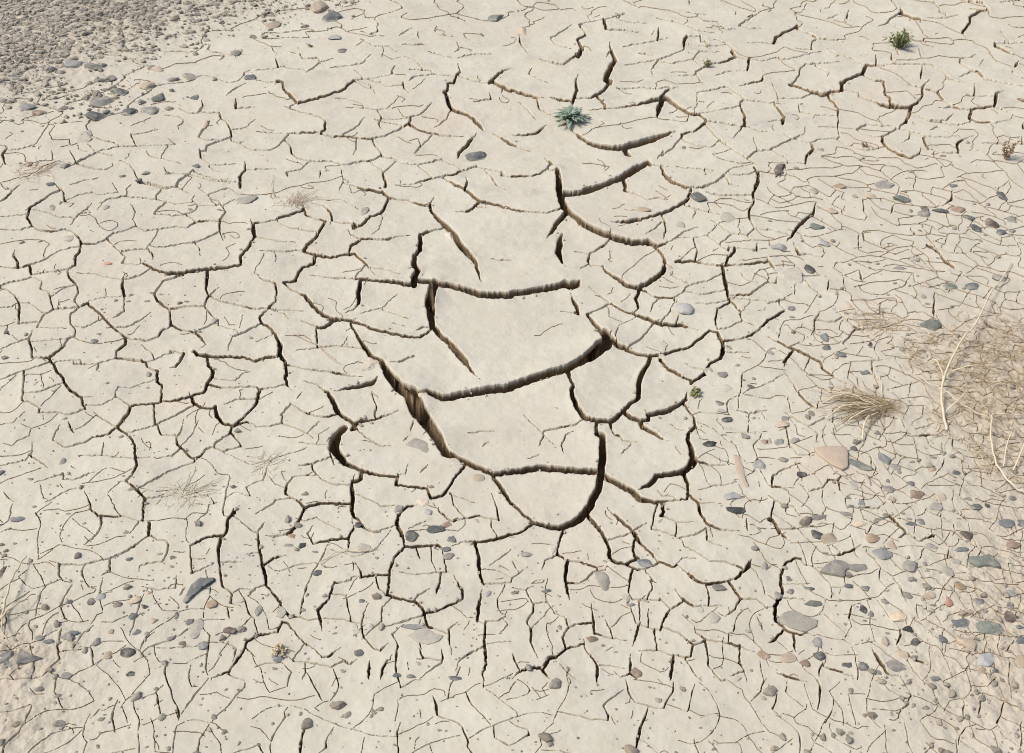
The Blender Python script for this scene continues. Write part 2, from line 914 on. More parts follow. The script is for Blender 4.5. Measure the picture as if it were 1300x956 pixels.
4 1070 435 1140 425 1205 425
3 1145 500 1175 480
C3
12 700 60 690 90
20 690 90 655 150 640 200 640 255
18 640 262 590 300 550 345 500 385
22 500 385 440 385 380 375
18 370 370 330 320
20 330 320 310 270 300 225
12 310 210 295 175 280 140
14 750 75 790 120 850 150
8 850 150 905 172
12 1070 5 1055 60 1000 90 980 130
10 980 140 930 170 905 190
9 885 230 880 265
18 880 270 840 300 780 330 720 345
6 690 350 670 325
20 565 335 600 365 650 380 690 375
18 650 385 660 415 700 435 740 460
8 740 460 790 485
9 870 295 915 350 925 400
12 925 410 890 450 890 490
20 895 500 910 550
22 906 556 919 588
40 919 586 906 610
26 906 610 880 634
24 860 640 800 655 730 660
20 725 670 700 700 640 730
4 930 410 950 465
26 470 665 530 700 600 735
24 600 735 650 780 720 795
8 720 795 800 785 885 780
9 885 780 890 700 865 650
13 755 795 768 840 750 862
7 735 800 715 870 705 930
14 425 390 430 450
32 455 460 460 560 450 640
28 0 628 60 622 130 608
28 130 608 220 620 300 630 430 640
32 450 650 440 720 400 800
36 400 810 350 870 300 900
26 300 900 240 920 180 910
16 180 910 110 890
12 110 890 50 840 0 790
9 105 895 50 935 0 950
12 380 860 420 900 460 956
10 480 820 540 880 600 930
12 600 930 625 956
4 605 940 680 895
6 165 425 240 410 320 400 360 380
5 60 345 110 390 150 430 210 495
5 160 450 135 505
5 310 432 270 450 250 500 262 540
3 80 565 135 545
8 495 390 500 420 520 455
5 540 455 560 480 630 490
4 550 550 600 505
4 800 395 840 420 885 430
4 875 85 915 108 970 118
5 735 735 760 760 820 765
9 890 755 940 800 950 850 990 910
4 950 800 1000 797 1060 805
7 1000 915 1060 935 1150 940
6 940 595 1010 610 1100 605
4 940 735 1010 715 1080 710 1135 695
5 770 865 840 895 915 895
5 830 900 830 950
5 1135 325 1200 340 1290 325
4 1200 345 1195 420
4 1290 375 1265 340
3 1080 440 1290 432
5 1185 880 1190 940
40 270 125 340 90
40 180 150 270 125
38 0 195 100 168 180 150
48 340 90 400 50
C4
9 110 5 190 40 260 75 275 110
7 275 110 320 145 370 180
8 130 15 95 60 80 105
6 80 130 130 190 160 250 205 295 245 320
7 255 285 250 320
4 285 370 330 400 345 445
4 205 410 285 370
5 85 340 200 410 250 450 240 500
5 60 390 90 415 110 520
4 110 510 150 560 230 565
7 430 210 430 245 400 265
5 410 80 500 75 580 70
5 525 90 530 130 560 170
8 20 720 20 670 60 640 160 600
6 20 722 130 730
7 300 690 350 690 370 670 430 660
8 350 695 360 740 385 770
5 300 690 270 730 200 750
7 0 765 60 800 130 820 160 870
10 0 880 40 905 60 950
5 30 790 15 860
7 930 470 935 530
7 700 465 820 460 900 462
5 670 385 700 440
3 740 430 840 400
6 400 830 500 830 550 835 590 800
D1
6 515 75 515 120 490 170 430 220
7 755 100 755 165
6 755 170 700 210 650 245 560 285
7 560 285 560 350
5 560 355 520 375
6 770 170 800 190 845 195 855 215 850 250 825 300
5 555 285 430 320 310 320
7 305 315 305 375 325 405 355 410
9 1190 40 1155 95 1150 150 1130 175
7 1130 170 1060 175 1000 200 965 220
5 965 220 965 260 975 350
10 1118 185 1108 260 1115 350
5 1115 300 1220 298
3 1250 260 1290 250
6 1115 350 1125 415 1175 455
7 1175 460 1165 500 1220 520
5 1080 310 970 360
4 975 285 1040 285
4 705 350 710 320 760 305 825 300
5 720 425 790 440 890 430 895 370
10 1290 670 1250 695 1235 740 1195 800 1160 850
7 1160 850 1070 880 1070 895
6 1250 730 1290 775
4 1160 865 1190 880 1240 895
4 1150 520 1160 580
5 1255 470 1290 430
3 1175 455 1215 430 1290 435
4 520 610 580 610 650 575
6 910 470 940 430
D2
11 480 0 490 50
6 160 155 100 165 50 165
10 10 150 25 260 35 320 50 365 50 410
9 50 410 110 480 150 550 175 580
5 10 150 45 100
6 40 315 90 275 150 262
5 0 425 50 408
7 0 665 60 660 110 650 135 600
8 160 605 220 680 250 710
6 250 710 300 740 330 770
5 190 790 245 715
7 335 780 370 778 430 730
6 175 575 230 575 270 592 330 580
8 400 400 375 460 370 485 315 540
10 315 545 330 600 335 650
4 390 460 460 465
5 330 583 440 590 530 610
4 455 470 470 540 480 590
9 500 110 470 170 465 230
7 465 175 400 180 290 200
6 290 200 260 150 290 110
5 530 110 570 135 630 135
4 630 130 720 100
9 720 50 715 95 740 150 755 215
8 755 215 700 270 685 320
11 690 300 675 340 675 400 665 460
9 755 215 850 210 920 205
10 990 210 1050 188 1150 188 1230 170 1290 150
7 500 300 530 340 535 378
8 530 378 600 362 670 360
6 485 375 480 390 410 405
5 485 375 530 370
5 605 365 620 430 660 465
9 665 465 720 482 800 498 840 530 850 550
9 850 560 930 540 1000 510 1045 485
7 1045 485 1045 440 1000 360
9 855 565 868 620
6 850 565 760 595 640 630
6 725 345 800 355 920 345 980 342
8 935 350 930 400 910 460
6 800 498 820 465 880 430
5 640 595 590 640 560 670
5 690 480 640 530 635 590
8 570 510 545 560 535 620 545 680 600 740 630 748
6 630 748 670 710
10 1110 205 1125 260 1130 340 1145 400
9 1145 440 1130 500 1120 590
5 1120 600 1160 620
11 1162 610 1155 700 1160 760
10 1160 760 1165 820 1145 870 1155 900 1150 940
6 1160 725 1080 765 1030 800 1010 850
6 975 640 980 700 990 770
4 1020 605 975 640
4 890 630 970 660
5 1165 605 1230 600 1260 580 1270 550
5 1250 590 1275 620 1230 670
5 1160 720 1220 712 1290 708
5 1155 410 1220 408 1290 400
4 1180 315 1240 270 1290 230
8 575 800 572 895
8 665 800 640 850 630 895
4 680 795 690 770
6 825 735 845 780
5 810 790 870 785 940 800
6 940 810 880 850 830 890
7 940 740 945 790
5 480 815 440 800 380 830 250 800 190 800
6 480 815 510 790
5 250 805 250 860 235 895
5 810 215 830 280
4 885 220 890 290 915 345
4 940 220 965 340
D3
10 260 140 235 200 230 250
8 230 260 280 290 340 300 430 330
13 283 290 270 360 275 420
8 275 420 290 495
11 385 65 430 115 470 180
13 470 180 490 230 495 280
14 495 285 530 305 580 312
8 580 312 640 280
6 580 315 635 340 690 325 735 305
12 610 145 640 195 700 250
7 700 250 740 295 820 325
5 490 188 550 170 610 150
8 620 190 612 230 620 270
7 610 335 600 380 590 440
5 590 450 610 485 700 485 745 490
7 480 320 470 340 410 350 380 385 345 405 280 405
6 675 340 700 370 720 390
5 700 390 710 425 685 475
5 710 130 790 150 860 185 870 215
7 870 218 930 245 1000 295 1080 295 1160 325
5 850 175 930 160 980 130
6 985 130 985 190 1060 220
9 825 430 860 480 920 520 960 515
4 960 515 1060 515
7 880 345 910 380
11 890 355 930 390 990 408
8 990 408 1060 400 1130 380
9 1130 380 1190 325
16 1190 325 1210 285
5 835 310 880 345
4 835 305 860 275 930 280
7 980 415 1000 465 995 505
9 1095 390 1120 430 1150 470
6 1155 480 1130 530 1080 570 1045 550
6 1165 480 1240 480 1290 525
10 400 510 410 590 418 660
7 418 660 500 680 580 690
10 645 610 630 660 608 720
10 598 760 600 860
9 600 860 650 895
6 600 860 550 880 515 850
9 360 690 370 740 410 790 430 825
9 430 825 428 895 432 930
5 430 825 500 820 570 835
7 360 715 275 738
9 275 740 220 785
14 190 790 155 840
9 155 850 190 895
9 150 840 90 840 40 860 0 895
7 270 735 255 685 280 640 320 615 400 608
6 190 520 215 560 265 580 285 625
8 110 515 105 560 75 605 95 640
6 95 640 95 710 130 790
4 110 510 180 505
5 75 450 105 510
4 0 430 70 440 110 420
5 0 380 40 350 80 320
5 0 290 35 345
6 150 335 165 290 215 265
6 470 590 500 640 510 680
5 640 610 690 625 750 640
8 750 640 770 580 805 530
6 805 530 750 480
6 810 530 860 500
6 760 620 840 650 915 710
7 915 715 960 700 980 685
7 860 560 920 610 930 650 980 685 1070 695 1150 715
4 1150 715 1230 745
8 975 690 990 760 995 820
6 995 820 1060 890
5 1070 890 1150 845
7 1155 710 1150 800 1175 830 1190 895
7 915 715 905 770
10 815 785 800 895
7 875 780 920 850 960 895
6 720 645 735 735
5 740 740 810 765 880 775
4 640 745 730 740
5 1240 570 1275 640
5 1255 790 1275 890
4 690 530 690 620
4 640 490 650 600
5 600 520 625 600
4 240 820 320 895
6 0 770 40 850
D4
9 20 80 55 150 110 190
6 50 130 150 130
8 140 275 90 300 65 360 65 410 75 440
12 75 445 40 510
11 35 515 40 590 100 640
8 100 640 160 660 200 650 240 665
8 75 640 40 680 0 700
7 130 660 140 745
5 165 280 185 310 260 330
9 590 45 640 110 685 150
8 690 165 650 190
7 350 270 420 250 465 220
6 310 210 350 240 370 265
5 410 165 430 220
4 435 255 450 285
7 715 170 760 200 830 170
9 820 140 835 180
8 670 630 665 680 650 715
5 630 385 670 430 690 500
7 700 750 750 790 810 810
10 525 730 570 810 610 860 660 865
8 45 850 130 880 200 895
7 280 800 265 825 260 870
6 290 820 350 840 430 870
4 75 475 180 480
3 75 405 210 405
4 0 520 20 520
'''
ST = '''A1
1265 392 60 35 d
985 492 42 30 d
665 565 75 50 d
755 560 80 45 g
500 600 110 50 d
540 575 45 30 d
810 490 70 50 n
610 468 90 45 d
525 520 110 60 g
480 335 90 55 g
375 325 90 50 l
555 395 75 45 g
490 402 45 35 g
740 440 90 40 p
265 350 60 30 d
65 433 35 25 d
75 388 45 30 d
135 548 90 35 l
200 578 70 30 b
420 705 110 60 f
870 400 70 25 g
970 385 90 40 f
795 350 70 30 p
1195 270 60 30 g
990 840 45 25 d
845 880 30 25 d
150 845 40 30 b
335 850 45 35 g
1035 630 30 45 p
740 878 40 30 g
700 915 35 30 d
620 898 35 22 d
258 945 45 30 d
A2
1110 780 100 55 d
1210 90 80 60 n
440 262 45 25 g
330 45 90 60 p
80 130 80 35 p
385 95 90 50 d
400 195 70 25 l
A3
55 155 45 45 t
870 745 30 30 d
A4
65 870 80 80 q
140 850 30 25 d
265 757 40 22 g
1280 505 40 30 b
930 945 50 20 d
590 935 90 40 g
360 940 70 30 b
880 795 60 14 d
B1
310 158 30 22 d
205 345 28 18 d
110 352 30 22 d
355 328 55 40 f
270 180 40 30 f
545 467 55 24 r
665 630 35 20 d
655 660 30 18 d
745 660 35 20 d
775 620 35 20 d
590 657 30 20 g
820 628 30 18 g
950 660 40 16 d
938 630 16 14 d
960 182 32 22 g
1110 182 36 16 d
1235 130 120 45 f
1270 835 30 18 g
1085 750 40 25 l
475 860 40 25 d
505 825 40 16 d
25 940 45 25 g
630 118 20 15 d
530 180 40 25 f
1220 400 35 18 g
B2
545 195 45 55 f
975 315 40 40 w
B3
940 120 75 85 n
865 685 110 75 L
1095 215 85 60 f
850 262 45 35 f
665 182 70 35 t
800 465 36 36 p
1100 885 30 25 g
B4
680 130 100 45 n
1180 110 50 65 d
790 180 40 25 u
870 187 75 30 d
780 210 70 40 g
965 185 70 40 b
720 188 30 25 d
1040 153 28 20 d
1112 158 32 20 d
1020 228 60 35 d
1125 260 70 50 u
1053 280 45 50 d
1180 300 50 35 B
1240 292 40 25 d
1098 313 24 18 d
1235 235 50 40 g
940 283 30 25 g
245 270 70 55 n
275 350 70 40 l
60 370 85 50 L
322 185 55 40 p
205 478 58 48 k
110 520 120 70 f
348 605 30 18 d
408 665 40 32 p
395 705 28 18 d
120 680 40 35 g
122 722 30 22 g
285 830 52 50 B
295 882 42 30 d
360 915 50 30 d
518 873 32 35 k
640 562 30 18 k
830 775 115 60 n
915 575 70 40 n
1030 582 65 40 B
985 590 25 18 d
605 617 28 20 g
660 482 75 22 g
800 570 30 40 p
805 668 30 18 d
1160 535 80 50 g
910 505 40 25 f
745 438 40 28 g
520 112 60 30 t
225 85 45 40 f
855 438 28 16 d
1070 345 28 25 b
575 695 30 22 g
C1
275 238 35 16 g
330 370 30 20 d
615 462 35 20 k
545 192 24 14 d
155 550 30 24 d
318 585 28 40 g
25 62 40 25 g
10 640 45 40 B
90 877 75 42 B
155 672 35 22 d
628 662 28 18 d
665 728 45 26 g
430 905 24 20 d
350 855 35 14 g
1085 712 30 14 d
1135 717 24 16 d
750 212 30 12 g
175 815 40 18 g
640 950 35 18 g
C2
580 85 80 70 w
845 240 46 55 w
840 500 170 80 F
990 590 90 40 f
515 900 45 35 k
720 820 45 45 g
845 785 60 50 w
875 830 50 45 l
970 895 60 45 b
1120 878 32 30 f
1130 665 60 50 t
C3
1005 495 85 52 k
1048 290 40 34 d
1090 372 60 36 k
1065 145 55 35 g
1205 205 40 25 d
1222 165 32 22 d
1140 95 35 25 g
1080 215 60 45 f
1060 325 50 35 l
1225 365 28 22 g
1250 612 60 65 L
1155 640 50 170 e
1110 765 85 55 L
1125 835 95 55 k
1175 455 50 50 g
1275 485 40 35 b
958 410 20 16 d
1070 450 40 14 g
750 885 35 28 f
925 683 16 12 k
762 55 40 35 w
1000 130 50 50 f
C4
325 580 165 125 P
460 615 120 60 R
60 398 85 40 p
580 583 65 70 B
640 620 60 40 g
663 648 26 34 d
430 530 38 28 d
495 135 60 34 d
298 10 45 25 d
362 42 50 35 d
520 5 30 15 d
315 188 30 22 l
315 212 28 22 d
88 370 40 30 g
130 485 50 40 g
58 495 55 45 l
165 662 50 45 k
80 580 50 40 g
600 735 60 40 g
498 695 30 60 f
435 725 80 50 f
398 782 38 22 k
412 822 30 24 d
470 810 42 45 B
390 862 75 28 g
245 875 100 30 g
190 895 70 60 u
565 885 52 30 d
705 887 40 20 d
720 912 55 32 d
770 905 38 42 d
745 765 80 60 b
870 780 60 50 p
850 822 75 45 g
935 843 42 22 d
1052 825 55 40 n
1105 818 32 42 k
1005 782 45 30 g
945 643 45 28 d
880 548 35 35 g
830 570 45 20 g
940 688 20 12 d
830 632 45 30 b
1205 905 85 65 B
1280 905 50 60 B
960 882 30 16 d
450 910 90 40 t
605 692 32 28 d
720 705 40 30 d
625 790 25 14 d
1230 775 40 25 g
18 30 35 30 g
10 485 20 40 b
725 593 30 20 g
1180 160 60 40 f
D1
657 288 40 26 d
640 155 35 18 g
545 182 20 14 d
810 260 40 18 g
875 280 40 25 g
875 325 34 18 r
1075 305 24 20 d
1010 445 130 145 T
1070 505 60 55 b
855 380 30 18 g
745 455 55 28 t
735 528 38 28 k
675 582 48 52 d
725 563 34 20 d
780 600 40 45 b
900 565 32 55 d
1000 625 80 110 f
965 600 50 40 d
1155 635 80 70 u
1025 717 55 52 B
695 660 42 36 d
745 665 28 35 g
565 658 38 32 b
498 708 42 52 d
650 765 72 62 k
355 510 45 30 d
470 510 40 45 k
515 485 50 45 L
600 520 45 40 u
360 675 85 60 B
370 720 90 35 t
260 710 60 28 d
205 690 55 40 g
35 790 90 100 d
165 785 135 90 W
350 875 60 45 g
185 632 30 24 g
420 405 24 16 k
360 405 26 22 d
670 865 50 32 k
498 820 18 20 d
1020 815 26 28 d
865 685 45 35 g
925 710 40 30 b
545 775 55 50 t
800 510 40 16 g
10 570 60 40 d
10 640 35 50 d
15 360 30 80 u
680 495 70 50 t
1265 362 18 18 d
560 455 30 14 t
1215 490 50 25 f
D2
235 208 45 45 k
300 243 35 18 d
185 165 50 28 b
165 212 60 22 g
312 350 50 38 d
118 783 58 55 B
15 535 40 80 g
260 465 22 30 k
240 540 25 35 g
540 497 32 32 B
530 755 60 50 d
400 662 35 16 d
715 870 50 32 B
785 880 60 28 d
790 160 65 68 d
905 125 95 50 d
995 175 50 55 d
800 622 115 35 L
860 675 170 85 M
490 645 85 60 f
1020 888 90 25 d
965 262 70 40 g
960 225 60 35 d
1175 460 42 35 L
825 815 25 30 f
265 790 25 25 f
545 215 80 60 f
130 545 50 70 f
575 625 40 30 f
440 850 35 25 g
D3
675 300 80 55 B
1048 422 80 45 g
470 395 90 90 f
573 470 45 70 f
600 512 50 20 g
180 447 62 22 d
240 632 32 30 g
400 690 70 40 b
458 720 30 28 u
525 752 24 14 r
470 297 40 22 u
75 255 60 35 g
205 225 50 60 f
745 162 22 16 d
745 192 22 16 d
1152 428 22 18 d
1280 320 30 50 g
955 540 40 40 f
1020 570 60 60 f
780 702 24 20 g
625 855 60 55 b
1210 838 26 20 k
1275 760 60 50 b
1120 880 80 30 f
15 455 40 30 b
670 490 40 25 f
1195 640 40 25 l
D4
252 165 60 72 k
310 180 100 75 t
335 335 165 110 G
460 330 110 50 g
520 190 75 55 b
570 262 95 75 L
625 225 50 60 p
715 315 85 95 g
820 228 70 42 g
970 235 85 35 B
1085 300 150 95 N
1000 165 75 65 u
950 300 45 35 g
900 345 60 50 f
965 420 60 65 o
905 500 45 60 r
1060 505 70 48 B
1215 455 60 60 g
1225 580 85 80 u
975 605 95 70 B
1115 628 125 80 n
1265 625 50 35 d
1275 695 50 50 B
1010 700 105 100 t
1100 785 95 90 L
1100 545 38 26 d
1140 545 35 22 d
1220 520 40 38 g
1290 525 25 30 B
487 432 60 42 d
410 420 55 40 d
725 392 40 30 d
800 350 40 20 g
480 535 42 50 k
225 500 90 45 n
150 590 200 110 M
50 460 50 60 g
325 460 30 30 d
210 430 50 28 d
120 440 40 40 g
360 492 35 22 g
585 500 35 30 g
490 592 32 20 k
390 608 28 24 g
710 635 62 42 k
742 700 58 50 k
680 762 55 50 t
885 688 50 50 d
255 695 60 60 l
258 762 58 60 d
90 775 100 60 p
180 800 60 45 b
408 812 62 32 d
480 825 60 60 d
560 850 40 30 g
840 880 55 30 d
650 820 110 80 g
660 570 90 60 t
800 470 80 50 t
1000 560 50 30 b
1080 840 60 40 b
1150 845 40 30 d
1280 800 60 80 t
605 655 35 18 d
720 540 28 16 d
870 538 22 18 d
285 255 34 20 d
105 380 35 35 g
600 450 30 22 g
520 560 40 35 g
830 515 40 18 g
1240 210 80 60 b
1180 700 60 40 t
810 655 25 20 g
'''
lines = []                                   # (photo px points Nx2, width px)
off = (0, 0)
for ln in CR.strip().splitlines():
    if ln[0] in 'ABCD': off = TILE[ln.strip()]; continue
    q = [float(s) for s in ln.split()]
    p = np.array(q[1:]).reshape(-1, 2)/Z + np.array(off)
    lines.append((p, q[0]/Z))
def snap_ends(tol):
    A = np.vstack([l[0][:-1] for l in lines]); B = np.vstack([l[0][1:] for l in lines]); I = np.concatenate([[i]*(len(l[0])-1) for i, l in enumerate(lines)])
    e = B-A; L2 = (e*e).sum(1)+1e-9
    for i, (p, wd) in enumerate(lines):
        for end in (0, -1):
            pt = p[end]; t = np.clip(((pt-A)*e).sum(1)/L2, 0, 1); c = A+t[:, None]*e; d = np.hypot(*((pt-c)*[1, 1.25]).T); d[I == i] = 1e9
            m = d.argmin()
            if d[m] < tol+wd*0.3:
                q = c[m]; lines[i] = (np.vstack([q, p]) if end == 0 else np.vstack([p, q]), wd); p = lines[i][0]
ENDW = {}
_E = [(i, e, l[0][e], l[1]) for i, l in enumerate(lines) for e in (0, -1)]
_P = np.array([q[2] for q in _E]); _I = np.array([q[0] for q in _E]); _W = np.array([q[3] for q in _E])
for k, (i, e, pt, wd) in enumerate(_E):                  # widths run on smoothly where one traced run continues another
    d = np.hypot(*(_P-pt).T); d[_I == i] = 99
    m = d < (7.5 if wd > 2.6 else 3.0)
    if m.any() and wd > 1.5: ENDW[(i, e)] = min((wd+_W[m].max())/2, wd*2.2)/wd
snap_ends(7.0)
def wiggle(p, amp):
    out = [p[0]]
    for a, b in zip(p[:-1], p[1:]):
        L = np.hypot(*(b-a)); n = max(1, int(L/3.0))
        nx, ny = -(b-a)[1]/max(L, 1e-6), (b-a)[0]/max(L, 1e-6)
        for k in range(1, n):
            t = k/n; o = (rng.random()-0.5)*2*amp
            out.append(a+(b-a)*t+np.array([nx, ny])*o)
        out.append(b)
    return np.array(out)
# occupancy raster on the ground, 5 mm cells
GX0, GX1, GY0, GY1, GR = -3.3, 3.3, 0.7, 6.0, 0.005
OW, OH = int((GX1-GX0)/GR), int((GY1-GY0)/GR)
occ = np.zeros((OH, OW), bool)
def mark(x, y):
    i = int((y-GY0)/GR); j = int((x-GX0)/GR)
    if 0 <= i < OH and 0 <= j < OW: occ[i, j] = True
def mark_seg(a, b):
    n = max(1, int(math.hypot(b[0]-a[0], b[1]-a[1])/GR*1.5))
    for k in range(n+1):
        t = k/n; mark(a[0]+(b[0]-a[0])*t, a[1]+(b[1]-a[1])*t)
for p, wd in lines:
    g = np.array([ground(*q) for q in p])
    for a, b in zip(g[:-1], g[1:]): mark_seg(a, b)
SZ = np.array([(640,400,9),(560,560,.8),(700,480,9),(800,520,.8),(690,620,9),(700,100,.6),(560,300,.8),(450,300,.28),(350,450,.26),(250,400,.18),(660,220,.8),
 (100,400,.15),(30,500,.10),(100,600,.10),(250,600,.13),(100,750,.075),(300,800,.075),(500,750,.085),(650,750,.06),(800,720,.065),(900,600,.065),(900,800,.07),
 (1000,700,.055),(1200,700,.045),(1250,800,.05),(1100,600,.045),(1100,450,.052),(1200,300,.062),(950,350,.075),(1000,250,.085),(1100,200,.10),(1200,150,.14),
 (1000,100,.16),(1250,50,.2),(850,80,.2),(850,10,.3),(1050,10,.22),(900,180,.2),(300,250,.18),(100,250,.16),(300,150,.22),(450,150,.26),(200,100,.4),(600,60,.3),(450,50,.35),
 (400,106,.7),(395,118,.7),(1042,98,.6),(270,305,.5),(235,325,.5),(900,722,.3),(430,445,.5),(415,375,.5),(235,478,.4),(450,650,.14),(350,700,.11),(760,400,.10),(850,400,.2),(600,900,.09),(200,950,.08),(1000,950,.06),(1400,500,.05),(-80,500,.1),(1400,50,.2)], float)
def cell_size(u, v):
    d = (SZ[:, 0]-u)**2+(SZ[:, 1]-v)**2+60
    wt = 1/d**1.5
    s = float(np.exp((np.log(SZ[:, 2])*wt).sum()/wt.sum()))
    return s*0.70 if s < 0.09 else s*0.78 if s < 0.16 else s*0.9 if s < 0.4 else s
def gravel_mask(u, v):                                   # stony ground in the far left corner
    return (v < 140-0.42*u) | (v < 78-0.10*(u-250)) & (u < 420) & (u > 250) & (v < 40)
def gravel_soft(u, v):
    return np.clip((175-0.47*u-v)/70, 0, 1)
def grow_one(x, y, ang, step, lim, bend):
    pts = []
    for k in range(int(lim/step)):
        ang += (rng.random()-0.5)*0.50+bend+(rng.normal(0, .62) if rng.random() < 0.24 else 0)
        nx, ny = x+math.cos(ang)*step, y+math.sin(ang)*step
        i, j = int((ny-GY0)/GR), int((nx-GX0)/GR)
        if not (2 < i < OH-3 and 2 < j < OW-3): return pts, False
        pts.append((nx, ny))
        if k > 1 and occ[i-1:i+2, j-1:j+2].any(): return pts, True
        x, y = nx, ny
        if k % 3 == 0:                              # turn towards the nearest crack so that cracks meet square
            R = 7; wv = occ[max(0, i-R):i+R+1, max(0, j-R):j+R+1]
            if wv.any() and i > R and j > R:
                yy, xx = np.nonzero(wv); dd = (yy-R)**2+(xx-R)**2; m = dd.argmin()
                if dd[m] > 2:
                    ta = math.atan2(yy[m]-R, xx[m]-R); da = (ta-ang+math.pi) % (2*math.pi)-math.pi
                    if abs(da) < 1.0: ang += 0.30*da
    return pts, False
grown = []
for f, tries in ((2.0, 2500), (1.5, 5000), (1.15, 9000), (0.95, 36000)):
    for _ in range(tries):
        u = rng.uniform(-120, 1420); v = rng.uniform(-60, 1010)
        if gravel_mask(u, v): continue
        x, y = ground(u, v); s = cell_size(u, v)*rng.uniform(0.8, 1.25)
        if s > 0.7: continue
        r = s*f*0.5; k = int(r/GR); i, j = int((y-GY0)/GR), int((x-GX0)/GR)
        if not (k < i < OH-k-1 and k < j < OW-k-1): continue
        if occ[i-k:i+k+1:1, j].any() or occ[i, j-k:j+k+1].any() or occ[i-k*7//10:i+k*7//10+1, j-k*7//10:j+k*7//10+1].any(): continue
        K = int(2.2*s/GR); i0, j0 = max(0, i-K), max(0, j-K); wv = occ[i0:i+K+1, j0:j+K+1]
        ang = rng.uniform(0, math.pi)
        if wv.any() and rng.random() < 0.85:
            yy, xx = np.nonzero(wv); m = ((yy+i0-i)**2+(xx+j0-j)**2).argmin()
            ang = math.atan2(yy[m]+i0-i, xx[m]+j0-j)+rng.normal(0, 0.25)
        bend = rng.normal(0, 0.03); lim = s*rng.uniform(1.4, 2.8)
        a, ha = grow_one(x, y, ang, 0.010, lim, bend); b, hb = grow_one(x, y, ang+math.pi, 0.010, lim, -bend)
        if not ha and rng.random() < 0.7: a = a[:len(a)//2]
        pts = b[::-1]+[(x, y)]+a
        if len(pts) < 3: continue
        for q, r2 in zip(pts[:-1], pts[1:]): mark_seg(q, r2)
        wm = (0.0023+0.014*s)*rng.uniform(0.5, 1.3)
        grown.append((np.array([to_px(*q) for q in pts]), wm))
# short hair cracks that end inside plates
for _ in range(650):
    u = rng.uniform(-60, 1360); v = rng.uniform(-40, 980)
    s = cell_size(u, v)
    if gravel_mask(u, v) or s > 0.5: continue
    x, y = ground(u, v); a, _h1 = grow_one(x, y, rng.uniform(0, 6.28), 0.008, s*rng.uniform(0.15, 0.5), rng.normal(0, .1))
    if len(a) > 1: grown.append((np.array([to_px(*q) for q in [(x, y)]+a]), 0.0008+0.0014*rng.random()))
print('cracks', len(lines), 'grown', len(grown))

# ------------------------------------------------------------------ ground sheet: a fine fan-shaped grid of real relief
STEP = 0.7
U = np.arange(-130, 1431, STEP); V = np.arange(-70, 1013, STEP)
NU, NV = len(U), len(V)
UU, VV = np.meshgrid(U, V)
S = np.full((NV, NU), 60.0); Wc = np.zeros((NV, NU)); DX = np.zeros((NV, NU)); DY = np.zeros((NV, NU)); DC = np.full((NV, NU), 60.0); CU = np.zeros((NV, NU))
def raster(p, w0, w1):
    for k in range(len(p)-1):
        (ax, ay), (bx, by) = p[k], p[k+1]
        wm = max(w0[k], w0[k+1]); R = wm/2+2.6*(2.1*wm+1.2)
        j0 = max(0, int((min(ax, bx)-R-U[0])/STEP)); j1 = min(NU, int((max(ax, bx)+R-U[0])/STEP)+2)
        i0 = max(0, int((min(ay, by)-R-V[0])/STEP)); i1 = min(NV, int((max(ay, by)+R-V[0])/STEP)+2)
        if j1 <= j0 or i1 <= i0: continue
        gx = U[j0:j1][None, :]; gy = V[i0:i1][:, None]
        ex, ey = bx-ax, by-ay; L2 = ex*ex+ey*ey+1e-9
        t = np.clip(((gx-ax)*ex+(gy-ay)*ey)/L2, 0, 1)
        dx = gx-(ax+t*ex); dy = gy-(ay+t*ey); d = np.sqrt(dx*dx+dy*dy)
        ww = w0[k]*(1-t)+w0[k+1]*t
        s = d-ww/2
        Lk = 2.1*ww+1.2; so_ = np.clip(s, 0, None)
        cu = CU[i0:i1, j0:j1]; np.maximum(cu, np.clip(ww-0.8, 0, None)*0.42*np.exp(-so_/Lk)*np.clip(1-so_/(2.5*Lk), 0, 1), out=cu)
        sv = S[i0:i1, j0:j1]; m = s < sv
        sv[m] = s[m]; Wc[i0:i1, j0:j1][m] = ww[m]; DX[i0:i1, j0:j1][m] = dx[m]; DY[i0:i1, j0:j1][m] = dy[m]; DC[i0:i1, j0:j1][m] = d[m]
allpts = np.vstack([l[0] for l in lines])
lid = np.concatenate([[i]*len(l[0]) for i, l in enumerate(lines)])
def near_other(pt, i, tol):
    m = lid != i
    for L in near_other.segs:
        if L[0] != i:
            a, b = L[1], L[2]; e = b-a; t = np.clip(np.dot(pt-a, e)/(np.dot(e, e)+1e-9), 0, 1)
            if np.hypot(*(pt-a-t*e)) < tol: return True
    return False
segA = []; segB = []; segI = []
for i, (p, wd) in enumerate(lines):
    for a, b in zip(p[:-1], p[1:]): segA.append(a); segB.append(b); segI.append(i)
segA = np.array(segA); segB = np.array(segB); segI = np.array(segI)
def joined(pt, i, tol):
    e = segB-segA; t = np.clip(((pt-segA)*e).sum(1)/((e*e).sum(1)+1e-9), 0, 1)
    d = np.hypot(*((pt-segA-t[:, None]*e).T)); return bool((d[segI != i] < tol).any())
